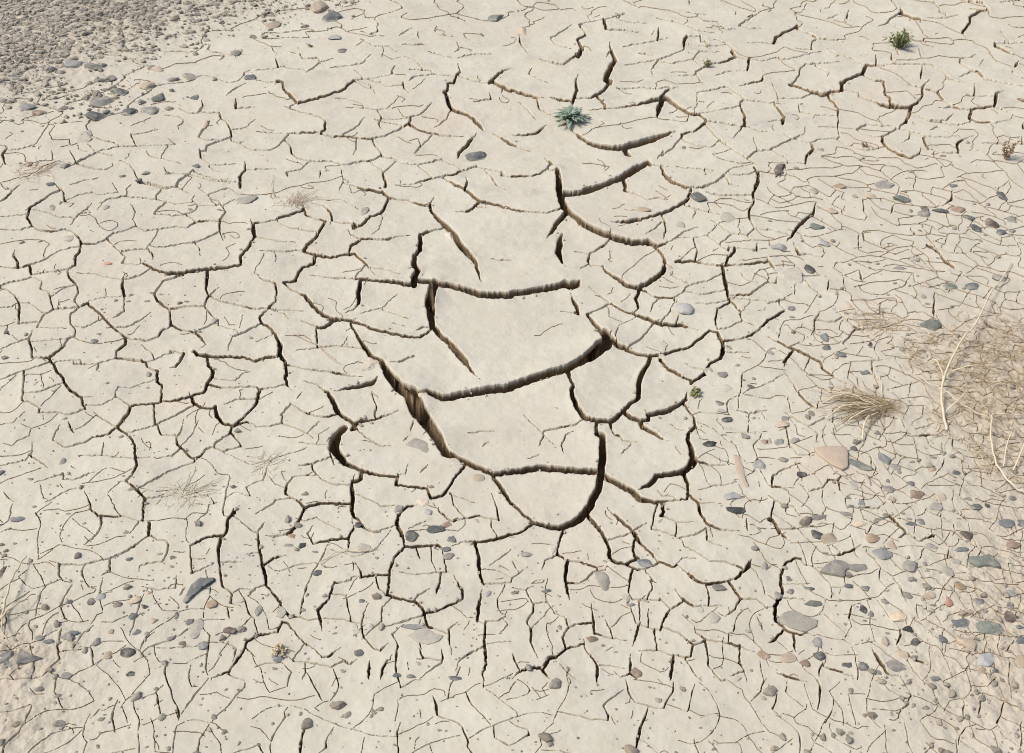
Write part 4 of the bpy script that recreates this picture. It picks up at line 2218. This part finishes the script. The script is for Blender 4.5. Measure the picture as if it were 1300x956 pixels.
SPECIAL = {   # outlines, y up = away from the camera
 'P': [(-1, .75), (-.3, .95), (.9, .85), (.95, .3), (.65, -.75), (.3, -1), (-.3, -.6), (-.85, .2)],
 'R': [(-1, .75), (-.55, .98), (.15, .45), (.8, -.3), (1, -.75), (.5, -1), (-.1, -.7), (-.7, .1)],
 'F': [(-1, .1), (-.45, .95), (.2, .5), (.95, -.3), (.8, -.75), (.25, -1), (-.3, -.45)],
 'e': [(-.6, 1), (.4, .95), (.75, .3), (.6, -.4), (1, -.95), (.2, -1), (-.7, -.5), (-.9, .2)],
 'T': [(-.75, .45), (-.2, .95), (.95, .95), (1, .7), (.3, .3), (-.2, -.3), (-.5, -1), (-1, -.7)],
 'W': [(-.9, 1), (-.5, .5), (.2, .1), (1, -.3), (.1, -.85), (-.8, -1), (-1, -.1)],
 'M': [(-1, .1), (-.6, .75), (0, 1), (.5, .4), (1, .05), (.85, -.5), (.2, -1), (-.5, -.6)],
 'G': [(-1, -.35), (-.5, .35), (.1, .95), (.7, .7), (1, .1), (.6, -.2), (.4, -.95), (-.3, -.7)],
 'N': [(-1, -.1), (-.8, .6), (-.1, .6), (.6, .95), (1, -.2), (.9, -.9), (.3, -.5), (-.5, -.7)],
 'q': [(-1, -.8), (-.8, .2), (-.1, .95), (1, 1), (.6, .5), (-.2, .2), (-.4, -.5), (-.55, -1)],
}
stones = []
off = (0, 0)
for ln in ST.strip().splitlines():
    if len(ln) < 4: off = TILE[ln.strip()]; continue
    a = ln.split(); x, y, w_, h_ = [float(s) for s in a[:4]]
    stones.append((x/Z+off[0], y/Z+off[1], w_/Z, h_/Z, a[4]))
stones.sort(key=lambda s: -s[2]*s[3])
LAND = [(650,430,'biggest central plate'),(724,148,'green rosette plant'),(1137,48,'small green shrub'),(1277,196,'reddish seedling'),
 (885,250,'angular greenish stone'),(868,391,'pale blue-grey stone'),(1056,585,'flat pinkish stone'),(1090,595,'slanting stone'),
 (1120,585,'round slate blue stone'),(902,564,'blackish angular stone'),(932,648,'brownish black stone'),
 (940,602,'upright tan stone'),(818,715,'lower centre blue stone'),(913,745,'oval grey stone'),(1060,723,'large grey rock'),
 (1012,788,'pale lower right slab'),(1246,715,'large greenish rock'),(1250,837,'bottom right blue rock'),
 (1228,815,'round tan boulder'),(252,750,'hooked dark stone'),(38,838,'dark wedge stone'),(163,830,'diamond-shaped black stone'),
 (22,660,'left edge blue stone'),(540,808,'bottom centre slab'),(1183,415,'greenish slab'),
 (1110,522,'right straw tuft'),(235,630,'star-shaped dry tuft'),(383,240,'pinkish twig tangle'),(602,193,'dark flat slab'),
 (136,385,'red chip'),(1180,770,'bottom right gravel'),(1046,288,'upper right dark stone'),(1145,252,'long greenish stone'),
 (1275,665,'pair of blue rocks'),(125,150,'flat dark far stone'),(270,230,'upper left slab'),(454,665,'small black clod'),
 (1000,220,'dark curved stone'),(350,835,'mossy blue stone'),(288,798,'round brown-black stone'),(90,70,'far gravel'),(1046,428,'upright blue stone'),(1260,285,'right edge cluster')]
SLAB = [(1056.6,585.5,'flat pinkish three-cornered stone, the largest light one at right'),(1090.4,594.3,'slanting elongated greenish grey stone touching the flat pinkish one'),
 (1120.5,586.3,'roundish slate blue stone right of the slanting greenish one'),(867,391.9,'pale blue-grey half-buried stone on a plate right of centre'),
 (885.9,250.1,'angular greenish dark stone at the right corner of the long plate'),(902.2,564.2,'angular blackish stone right of the dark hole under a plate'),
 (932.3,649.5,'brownish black humped stone above the bowl-shaped plate'),(939.8,600.6,'upright elongated tan-pink stone sunk in the mud'),
 (819.4,715.3,'slate blue flat stone at the edge of a small plate, lower centre'),(913,745.9,'oval grey stone in front of the bowl-shaped plate'),
 (1059,724,'large angular grey rock, biggest at lower right'),(1012.6,788,'large pale mottled slab half sunk in mud at lower right'),
 (1247.3,715.3,'large greenish grey rock with a pale top near the right edge'),(1251,837,'pale blue-grey rounded rock nearest the bottom right corner'),
 (1228.4,815.7,'round tan boulder left of the pale blue-grey rock'),(253.4,751.7,'dark stone with a hooked three-cornered outline'),
 (38.9,838.2,'dark wedge-shaped stone at bottom left'),(163,832,'black diamond-shaped pebble in the bottom left'),(540.8,809.4,'pale mottled slab with grey top at bottom centre'),
 (535.8,565.5,'grey slab lying flush in a plate beside the deepest crack'),(602.8,195,'dark flat slab lying by a short deep crack'),(991.3,218.3,'dark crescent-shaped stone lying in the upper right'),
 (1183.3,414.5,'long greenish slab at the edge of the dry brush'),(1277.4,667,'right one of two slate blue rocks at the right edge'),(1296.2,667,'rightmost slate blue rock, cut by the edge')
 ]
def direction(du, dv):
    a = math.degrees(math.atan2(-dv, du)) % 360
    return ['right of', 'above and right of', 'above', 'above and left of', 'left of', 'below and left of', 'below', 'below and right of'][int((a+22.5)//45) % 8]
used = {}
extra = []
def place_stone(o_v, o_f, u, v, wpx, hpx, flat, low, seed):
    x, y = ground(u, v+hpx*0.25); s = scale_at(y); gz = surf(x, y)
    rx = wpx/2/s; elev = math.atan2(HCAM, y)
    ry = max(hpx/2/s/math.sin(elev)*(0.95 if low else 0.78), rx*0.35)
    rz = min(rx, ry)*(0.22 if low else 0.42)*flat
    x, y = ground(u, v+ (rz*0.2*s))
    return x, y, gz, rx, ry, rz
nind = 0
for k, (u, v, wp, hp, c) in enumerate(stones):
    key = ALIAS.get(c, c); low = c in 'fFMeTqPR'
    if k >= 298: extra.append((u, v, wp, hp, key)); continue
    x, y, gz, rx, ry, rz = place_stone(None, None, u, v, wp, hp, random.uniform(0.8, 1.1), low, k)
    if c in SPECIAL: vv, ff = poly_shape(SPECIAL[c], k); 
    else: vv, ff = stone_shape(4 if wp > 18 else 3 if wp > 8 else 2, k*13+5)
    vv = vv.copy(); r = random.Random(k)
    if c == 'w': vv *= (1+0.25*n3(vv, 2.6, k)+0.12*n3(vv, 7, k))[:, None]
    kk = 1.03 if c in SPECIAL else 1.13
    vv[:, 0] *= rx*kk; vv[:, 1] *= ry*kk; vv[:, 2] *= max(rz, 0.003)*kk
    if c not in SPECIAL:
        tz = r.uniform(-.25, .25); vv = vv@np.array(Matrix.Rotation(tz, 3, 'X')@Matrix.Rotation(r.uniform(-.2, .2), 3, 'Y')).T
    sink = 0.14 if not low else 0.35 if c in 'RP' else 0.0
    sm = SM[key][0]
    o = link_mesh('clod' if c == 'w' else 'stone', vv, ff.ravel(), 3, sm, loc=(x, y, gz+rz*sink-0.0005), smooth=(c != 'w'))
    # description
    lb = None
    for (a, b_, t_) in SLAB:
        if abs(a-u) < 5 and abs(b_-v) < 5: lb = t_
    if lb is None:
        best = min(LAND, key=lambda L: math.hypot(L[0]-u, L[1]-v) if math.hypot(L[0]-u, L[1]-v) > 6 else 1e9)
        ar = wp*hp; size = 'large' if ar > 350 else 'medium' if ar > 130 else 'small' if ar > 60 else 'tiny'
        asp = wp/hp; shp = 'long' if asp > 2.1 else 'tall' if asp < 0.8 else 'round' if asp < 1.25 else 'oval'
        dist = math.hypot(best[0]-u, best[1]-v); dw = 'just ' if dist < 32 else '' if dist < 75 else 'well '
        if c == 'w': shp += ' crumbled'
        lb = '%s %s %s %s %s%s the %s' % (size, shp, SM[key][1], 'mud clod' if c == 'w' else 'stone', dw, direction(u-best[0], v-best[1]), best[2])
    used.setdefault(lb, []).append(o)
    tag(o, lb, 'clod' if c == 'w' else 'stone', 'stones scattered over the mud')
dups = 0
for lb, os_ in used.items():
    if len(os_) > 1:
        dups += len(os_)
        for o in os_: o['group'] = lb.replace(' stone ', ' stones ', 1)
print('stones', len(stones), 'shared labels', dups)
for lb in used:
    if not 4 <= len(lb.replace('-', ' ').split()) <= 16: print('LEN', lb)

# small stones nobody could count: gravel in the far corner, grit and pebbles elsewhere
def pebble_field(name, pts, label, cat):
    # pts: (x, y, z, rx, ry, rz, matindex)
    keys = list('dkglLBnbuptfw'); mats = [PM[q] for q in keys]
    base = [stone_shape(1, 900+q, 0.8) for q in range(10)]+[stone_shape(2, 950+q, 0.8) for q in range(8)]
    vs, fs, mi = [], [], []; n0 = 0
    for q, (x, y, z, rx, ry, rz, mk) in enumerate(pts):
        v, f = base[(q % 8)+10] if rx > 0.008 else base[q % 10]
        a = (q*2.399) % 6.283; ca, sa = math.cos(a), math.sin(a)
        R = np.array([[ca, -sa, 0], [sa, ca, 0], [0, 0, 1]])
        vv = (v*np.array([1, 0.75, 1]))@R.T*np.array([rx, ry, rz])+np.array([x, y, z])
        vs.append(vv); fs.append(f+n0); mi.append(np.full(len(f), keys.index(mk) if mk in keys else 2, np.int32)); n0 += len(v)
    o = link_mesh(name, np.vstack(vs), np.vstack(fs).ravel(), 3, mats, smooth=False)
    o.data.polygons.foreach_set('material_index', np.concatenate(mi)); o.data.update()
    return tag(o, label, cat, kind='stuff')
def batch_z(xy): 
    xy = np.array(xy); return base_h(xy[:, 0], xy[:, 1])
pts = []
# dense gravel, far left
gp = []
for _ in range(80000):
    u = rng.uniform(-130, 470); v = rng.uniform(-70, 190)
    edge = 150-0.30*u+12*math.sin(u/23)+8*math.sin(u/9) if u < 230 else 81-0.24*(u-230)+7*math.sin(u/17)
    dens = np.clip((edge-v)/105, 0, 0.93)
    dens = max(dens, 0.35*math.exp(-((u-110)/110)**2-((v-125)/26)**2), 0.03 if v < 45 and u < 700 else 0)
    if rng.random() > dens**1.8: continue
    x, y = ground(u, v); gp.append((x, y))
gz = batch_z(gp)
mk = list('ggflddfgnbutpgfffkudlBffg')
for (x, y), z in zip(gp, gz):
    r = 0.0020+0.015*rng.random()**7
    pts.append((x, y, z-r*0.1+0.0045, r*1.3, r*1.15, r*rng.uniform(.4, .8), mk[rng.integers(len(mk))]))
pebble_field('gravel', pts, 'mixed grey, tan and pink gravel carpeting the far left corner', 'gravel')
# pebbles and grit in the rest
pts = []; gp = []
for _ in range(9000):
    u = rng.uniform(-120, 1420); v = rng.uniform(-60, 1010)
    x, y = ground(u, v)
    dn_ = 0.55*math.exp(-((u-1290)/170)**2-((v-790)/190)**2)+0.38*math.exp(-((u-30)/190)**2-((v-850)/120)**2)+0.16*math.exp(-((u-1160)/210)**2-((v-380)/190)**2)\
        +0.35*math.exp(-((u-130)/170)**2-((v-140)/50)**2)+0.10*math.exp(-((u-420)/260)**2-((v-760)/110)**2)+0.012+0.12*math.exp(-((u-1040)/110)**2-((v-660)/160)**2)
    dn_ *= 0.4+1.2*vnoise(np.array([x*5]), np.array([y*5]), 4)[0]
    if rng.random() > dn_: continue
    gp.append((x, y))
gz = batch_z(gp); mk = list('dddggglnbuptffkkB')
for (x, y), z in zip(gp, gz):
    r = 0.0022+0.0085*rng.random()**3
    pts.append((x, y, z+r*0.2, r, r, r*0.65, mk[rng.integers(len(mk))]))
for _ in range(260):                                    # below the photo's lower edge the stony ground goes on
    u = rng.uniform(-120, 1420); v = rng.uniform(872, 1010)
    if rng.random() > 0.25+0.75*abs(u-650)/650: continue
    x, y = ground(u, v); r = 0.003+0.013*rng.random()**3.5
    pts.append((x, y, surf(x, y)+r*0.1, r*1.2, r, r*0.6, mk[rng.integers(len(mk))]))
for (u, v, wp, hp, key) in extra:
    x, y, gz_, rx, ry, rz = place_stone(None, None, u, v, wp, hp, 1.0, key == 'f', 0)
    pts.append((x, y, gz_+rz*0.25, rx, ry, rz, key))
# crumbs of broken crust along the rims and on the floors of the wide cracks
ci, cj = np.nonzero((Wc > 3.2) & (S < 4.0) & (S > -6))
cs = rng.choice(len(ci), 1500, replace=False)
for i, j in zip(ci[cs], cj[cs]):
    x, y, z = float(X[i, j]), float(Y[i, j]), float(Zh[i, j]); r = 0.0012+0.0045*rng.random()**3
    if S[i, j] > 0 and rng.random() < 0.55: continue
    pts.append((x, y, z+r*0.4, r, r, r*0.8, 'w'))
# fine grit, down to sand grains
gp = []
for _ in range(5200):
    u = rng.uniform(-120, 1420); v = rng.uniform(-60, 1010); x, y = ground(u, v)
    if vnoise(np.array([x*3.1]), np.array([y*3.1]), 14)[0] < rng.random()*1.1: continue
    if inside(np.array([u]), np.array([v]), HULL)[0] and rng.random() < 0.85: continue
    gp.append((x, y))
gz = batch_z(gp)
for (x, y), z in zip(gp, gz):
    r = 0.0012+0.0016*rng.random()
    pts.append((x, y, z+r*0.3, r, r, r*0.7, mk[rng.integers(len(mk))]))
pebble_field('pebbles', pts, 'tiny pebbles and grit strewn over the cracked mud', 'pebbles')

# ------------------------------------------------------------------ plants
def leaf_mat(name, c1, c2, rough=0.7):
    m, t, b = new_mat(name, rough)
    oi = t.nodes.new('ShaderNodeNewGeometry')
    c = mix(t, mapr(t, noise(t, oi.outputs['Position'], 90.0, 3), 0.35, 0.65), c1, c2)
    t.links.new(c, b.inputs['Base Color'])
    return m
M_ROS = leaf_mat('rosette_leaf', (.20,.265,.195), (.31,.375,.295)); M_ROSD = leaf_mat('rosette_leaf_old', (.36,.29,.19), (.46,.38,.27))
M_SHR = leaf_mat('shrub_leaf', (.17,.195,.085), (.26,.275,.13)); M_SHRD = leaf_mat('shrub_stem', (.20,.15,.08), (.28,.21,.12))
M_RED = leaf_mat('seedling_leaf', (.26,.15,.075), (.30,.23,.11)); M_STR = leaf_mat('straw', (.52,.43,.28), (.64,.55,.39), 0.6)
M_STRD = leaf_mat('straw_dark', (.36,.275,.165), (.52,.42,.27)); M_STALK = leaf_mat('pale_stalk', (.60,.50,.34), (.70,.61,.46), 0.6)
M_PALE = leaf_mat('bleached_straw', (.55,.49,.37), (.62,.56,.44)); M_MOSS = leaf_mat('sprig_leaf', (.20,.22,.10), (.30,.30,.15)); M_PINK = leaf_mat('pinkish_twig', (.46,.33,.24), (.58,.46,.36))
class MB:
    def __init__(s): s.v = []; s.f = []
    def tube(s, pts, r0, r1, n=5):
        pts = [Vector(p) for p in pts]; b = len(s.v)
        for k, p in enumerate(pts):
            d = (pts[min(k+1, len(pts)-1)]-pts[max(k-1, 0)]).normalized()
            a = d.cross(Vector((0, 0, 1)));  a = a if a.length > .05 else d.cross(Vector((1, 0, 0))); a.normalize(); c = d.cross(a)
            r = r0+(r1-r0)*k/(len(pts)-1)
            for q in range(n):
                t = 6.2832*q/n; s.v.append(tuple(p+a*math.cos(t)*r+c*math.sin(t)*r))
        for k in range(len(pts)-1):
            for q in range(n):
                i = b+k*n+q; j = b+k*n+(q+1) % n; s.f.append((i, j, j+n, i+n))
    def leaf(s, p, d, up, L, W, curl=0.3, n=6, fold=0.25):
        p = Vector(p); d = Vector(d).normalized(); up = Vector(up); side = d.cross(up).normalized(); up = side.cross(d).normalized()
        b = len(s.v)
        for k in range(n+1):
            t = k/n; wd = W*math.sin(math.pi*min(1, 0.08+t*0.92))**0.8*(0.55+0.6*t) if k < n else 0.0004
            c = p+d*(L*t)+up*(-curl*L*t*t+0.12*L*t)
            s.v += [tuple(c-side*wd/2+up*wd*fold), tuple(c), tuple(c+side*wd/2+up*wd*fold)]
        for k in range(n):
            i = b+k*3; s.f += [(i, i+1, i+4, i+3), (i+1, i+2, i+5, i+4)]
    def build(s, name, mat, parent=None, loc=(0, 0, 0), thick=0.0):
        me = bpy.data.meshes.new(name); me.from_pydata(s.v, [], s.f); me.update(); me.materials.append(mat)
        for p_ in me.polygons: p_.use_smooth = True
        o = bpy.data.objects.new(name, me); COL.objects.link(o); o.location = loc
        if parent: o.parent = parent
        if thick:
            md = o.modifiers.new('thickness', 'SOLIDIFY'); md.thickness = thick
        return o
def thing(name, label, cat, u, v, group=None, dz=0.0):
    x, y = ground(u, v); o = bpy.data.objects.new(name, None); COL.objects.link(o); o.location = (x, y, surf(x, y)+dz); o.empty_display_size = 0.02
    return tag(o, label, cat, group)
R = random.Random(5)
# grey-green rosette
t = thing('rosette_plant', 'grey-green leafy rosette plant growing in the crack above the big plates', 'plant', 724, 150)
lf = MB(); old = MB()
for k in range(64):
    a = k*2.399+R.uniform(-.2, .2); q = k/64; el = 0.95-0.85*q+R.uniform(-.12, .12); L = 0.024+0.058*q*R.uniform(.6, 1.15)
    d = (math.cos(a)*math.cos(el), math.sin(a)*math.cos(el), math.sin(el))
    (lf if k < 58 else old).leaf((0.006*math.cos(a), 0.006*math.sin(a), 0.006+0.012*(1-q)), d, (0, 0, 1), L, 0.013+0.007*R.random(), R.uniform(.05, .5), 7, R.uniform(.1,.4))
lf.build('leaves', M_ROS, t, thick=0.0012); old.build('withered_leaves', M_ROSD, t, thick=0.001)
tb = MB(); tb.tube([(0, 0, -0.02), (0.001, 0, 0.0), (0, 0, 0.018)], 0.006, 0.004, 8); tb.build('stem', M_ROS, t)
# small green shrub
def shrub(t, nst, hgt, spread, lm, sm_, nl, lw, seed, lean=(0, 0)):
    r = random.Random(seed); st = MB(); lv = MB()
    for k in range(nst):
        a = r.uniform(0, 6.28); tilt = r.uniform(.15, 1.0)*spread; p = Vector((0, 0, -0.004)); pts = [p.copy()]
        d = Vector((math.cos(a)*tilt+lean[0], math.sin(a)*tilt+lean[1], 1)).normalized(); h = hgt*r.uniform(.6, 1.1)
        for q in range(7):
            p = p+d*h/7; d = (d+Vector((r.uniform(-.25, .25), r.uniform(-.25, .25), .08))).normalized(); pts.append(p.copy())
        st.tube(pts, 0.0017, 0.0008, 5)
        for q in range(nl):
            f = r.uniform(.2, 1)*6.99; b = pts[int(f)].lerp(pts[min(int(f)+1, 7)], f % 1)
            dd = Vector((r.uniform(-1, 1), r.uniform(-1, 1), r.uniform(-.1, 1)))
            lv.leaf(b, dd, (0.01, 0, 1), lw*r.uniform(1.2, 2.3), lw*r.uniform(.7, 1.1), .2, 3)
    st.build('stems', sm_, t); lv.build('leaves', lm, t, thick=0.0006)
t = thing('green_shrub', 'small bushy olive green shrub in the upper right', 'shrub', 1141, 60)
shrub(t, 22, 0.08, 2.6, M_SHR, M_SHRD, 24, 0.0075, 3)
t = thing('green_sprig', 'tiny upright green sprig in the cracks right of the far plates', 'sprig', 897, 85); shrub(t, 6, 0.038, .6, M_MOSS, M_SHRD, 12, 0.006, 9)
t = thing('red_seedling', 'small reddish upright seedling near the right edge', 'seedling', 1275, 204); shrub(t, 7, 0.075, .5, M_RED, M_PINK, 16, 0.006, 12)
t = thing('moss_tuft', 'green tuft of moss-like grass at the right corner of a plate', 'tuft', 880, 501); shrub(t, 14, 0.022, 1.6, M_MOSS, M_STRD, 12, 0.004, 15, (.5, 0))
t = thing('moss_tuft', 'yellowish moss tuft growing round the blue stone at bottom left', 'tuft', 356, 830); shrub(t, 16, 0.020, 2.2, M_STR, M_STRD, 10, 0.004, 18)
t = thing('green_shoot', 'single tiny green shoot at the top edge of the view', 'shoot', 395, 60); shrub(t, 5, 0.02, 1.2, M_MOSS, M_PINK, 8, 0.004, 19)
t = thing('green_sprig', 'tiny brown-tipped sprig by the edge of the upper right slabs', 'sprig', 1098, 187); shrub(t, 4, 0.022, 1.2, M_RED, M_PINK, 8, 0.004, 21)

# dry grass and twigs
def straw(mb, x, y, ang, L, r0, r, lift=0.3, wob=0.35, z0=0.0, down=True):
    p = Vector((x, y, z0)); pts = [p.copy()]; n = 9; el = lift
    for k in range(n):
        el -= lift*1.8/n if down else 0.02; ang += r.uniform(-wob, wob)*0.5
        p = p+Vector((math.cos(ang)*math.cos(el), math.sin(ang)*math.cos(el), math.sin(el)))*(L/n)
        p.z = max(p.z, r0*0.6); pts.append(p.copy())
    mb.tube(pts, r0, r0*0.35, 4)
def tuft(name, label, cat, u, v, parts_, seed, group=None):
    t = thing(name, label, cat, u, v, group); r = random.Random(seed)
    for (pn, m, n, L, r0, a0, a1, lift, spread, wob) in parts_:
        mb = MB()
        for _ in range(n):
            a = r.uniform(a0, a1); s_ = spread*math.sqrt(r.random()); b = r.uniform(0, 6.28)
            straw(mb, math.cos(b)*s_, math.sin(b)*s_*.8, a, L*r.uniform(.5, 1.15), r0*r.uniform(.6, 1.2), r, r.uniform(.3, 1)*lift, wob)
        mb.build(pn, m, t)
    return t
tuft('dry_grass_tuft', 'dry straw tuft with stems all swept to the left, right of centre', 'dry grass', 1122, 519,
     [('straw_stems', M_STR, 26, .17, .0016, 2.7, 3.75, .5, .012, .3), ('fine_straw', M_STRD, 150, .12, .0009, 2.5, 3.9, .6, .03, .7), ('matted_straw', M_STRD, 80, .05, .0009, 0, 6.28, .7, .03, 1.2)], 31)
tuft('dry_grass_tuft', 'pale star-shaped dry tuft flat on the ground at lower left', 'dry grass', 235, 632,
     [('straw_stems', M_PALE, 34, .085, .0008, 0, 6.28, .18, .012, .5), ('fine_straw', M_PALE, 60, .05, .0006, 0, 6.28, .2, .05, 1.2)], 32)
tuft('dry_grass_tuft', 'faint pale dry tuft left of the plate with the embedded slab', 'dry grass', 337, 590,
     [('straw_stems', M_PALE, 20, .07, .0007, 0, 6.28, .18, .012, .5), ('fine_straw', M_PALE, 30, .04, .0006, 0, 6.28, .2, .04, 1.0)], 33)
tuft('dry_twig_tuft', 'tangle of pinkish dry twigs at upper left among the cracks', 'dry twigs', 372, 262,
     [('twigs', M_PINK, 22, .13, .0010, .3, 2.2, .25, .03, .7), ('fine_twigs', M_PALE, 36, .06, .0007, 0, 6.28, .3, .07, 1.3)], 34)
tuft('dry_twig_tuft', 'sparse brown dry twigs at far left beside a small clod', 'dry twigs', 45, 222,
     [('twigs', M_PINK, 22, .09, .0011, 0, 6.28, .3, .06, .9), ('fine_twigs', M_STRD, 30, .05, .0008, 0, 6.28, .4, .07, 1.3)], 35)
tuft('dry_twig_tuft', 'small brown twig scraps in the upper left mud', 'dry twigs', 300, 68,
     [('twigs', M_STRD, 16, .05, .0012, 0, 6.28, .4, .02, .9)], 36)
tuft('dry_grass_tuft', 'brown matted straw between the greenish slab and the dry brush', 'dry grass', 1130, 412,
     [('fine_straw', M_STRD, 120, .07, .0009, 0, 6.28, .25, .10, 1.2), ('straw_stems', M_STR, 26, .08, .0009, 0, 6.28, .2, .09, .9)], 37)
brush = [(1205,455,'dry brush mound at the right, left clump below the long pale stalk',.11,80,38),(1262,430,'dry brush mound at the right, upper clump at the frame edge',.12,90,39),
         (1280,500,'dense brown dry brush clump in the middle of the right edge',.12,100,40),(1225,540,'thin dry brush clump below the mound, beside the curving stalk',.09,40,41),(1285,585,'lowest dry brush clump at the right edge, above the slate blue rocks',.09,45,42)]
for (u, v, lb, sp_, n, sd_) in brush:
    tuft('dry_brush', lb, 'dry brush', u, v, [('fine_twigs', M_STRD, int(n*1.3), .06, .0010, 0, 6.28, .45, sp_*1.1, 1.8), ('straw', M_STR, n//3, .08, .0011, 0, 6.28, .5, sp_, 1.0)], sd_, 'dry brush clumps at the right edge')
def stalk(name, label, paths, mat, cat='stalk', arch=0.0):
    (u0, v0) = paths[0][1][0]; t = thing(name, label, cat, u0, v0)
    for k, (r0, pp, pn) in enumerate(paths):
        # smooth the traced run on the ground
        g = [ground(*q) for q in pp]; out = []
        for i in range(len(g)-1):
            p0, p1, p2, p3 = g[max(i-1, 0)], g[i], g[i+1], g[min(i+2, len(g)-1)]
            for q in range(6):
                s = q/6; out.append(tuple(0.5*((2*p1[c])+(-p0[c]+p2[c])*s+(2*p0[c]-5*p1[c]+4*p2[c]-p3[c])*s*s+(-p0[c]+3*p1[c]-3*p2[c]+p3[c])*s**3) for c in (0, 1)))
        out.append(g[-1]); n = len(out)
        pts = [(x-t.location.x, y-t.location.y, surf(x, y)-t.location.z+r0+0.004+arch*math.sin(math.pi*i/(n-1))+0.002*math.sin(i*1.3)) for i, (x, y) in enumerate(out)]
        mb = MB(); mb.tube(pts, r0, r0*0.5, 6); mb.build(pn, mat, t)
def tp(tile, *c):
    o = TILE[tile]; return [(c[i]/Z+o[0], c[i+1]/Z+o[1]) for i in range(0, len(c), 2)]
stalk('dry_stalk', 'long pale dead stalk lying up the right side, its lower half bent', [
 (.0033, tp('C4', 895,445, 872,360, 862,270, 882,180, 930,80, 980,0)+tp('B4', 1015,845, 1060,760, 1110,650, 1170,570, 1225,470), 'stem'),
 (.002, tp('C4', 905,158, 1000,160, 1100,158), 'branch'), (.002, tp('C4', 890,357, 960,315, 1000,235), 'branch'), (.002, tp('C4', 880,178, 830,130, 780,108), 'branch')], M_STALK, arch=0.03)
stalk('dry_stalk', 'thin curving pale stalk arching through the lower brush', [
 (.0026, tp('C4', 1290,755, 1225,730, 1150,650, 1120,580, 1105,490, 1112,420, 1125,385, 1220,378, 1290,372), 'stem'), (.0018, tp('C4', 1110,385, 1000,350, 940,320, 870,265, 790,210, 750,150), 'branch'),
 (.0018, tp('C4', 1185,620, 1190,540, 1215,480, 1250,450), 'branch')], M_STALK, arch=0.02)
stalk('dry_stalk', 'thin pale stalk hanging down at the very right edge', [(.002, tp('C4', 1235,640, 1275,540, 1288,440, 1284,330, 1292,290), 'stem')], M_STALK, arch=0.03)
stalk('dry_stalk', 'short curved pale stem drooping from the dry straw tuft', [(.0022, tp('C4', 470,490, 472,440, 500,400, 560,360), 'stem'), (.0018, tp('C4', 250,320, 320,295, 400,285, 470,310, 560,330), 'stem'), (.0018, tp('C4', 290,385, 360,352, 440,345, 520,350), 'stem'), (.0016, tp('C4', 400,400, 480,375, 560,345), 'stem')], M_STALK, arch=0.02)
stalk('dry_stalk', 'thin upright stem on the mud left of the long stalk', [(.0015, tp('C4', 572,275, 572,200, 560,160, 600,150), 'stem')], M_STALK)
stalk('dry_stalk', 'pale dead stalk with two forks at the lower left edge', [
 (.0026, tp('D1', 18,620, 50,530, 80,440, 110,370, 145,285), 'stem'), (.0024, tp('D1', 0,628, 60,590, 130,540, 190,480), 'branch'), (.0018, tp('D1', 30,570, 32,680, 60,730, 95,755), 'branch')], M_STR, arch=0.015)
stalk('dry_stalk', 'thin pinkish twig crossing the plate left of the pale clod', [(.0013, tp('B2', 190,825, 310,880, 400,950), 'stem'), (.0012, tp('C2', 310,0, 370,60, 430,95), 'stem')], M_PINK)
stalk('dry_stalk', 'short tan twig in a crack at bottom centre', [(.0016, tp('D2', 440,240, 520,248, 590,238, 605,228), 'stem'), (.0012, tp('D2', 320,310, 400,260, 450,240), 'branch')], M_STR)
stalk('dry_stalk', 'thin bent twig standing at far upper left of the column', [(.0013, tp('B2', 95,130, 80,70, 90,10), 'stem')], M_PINK)
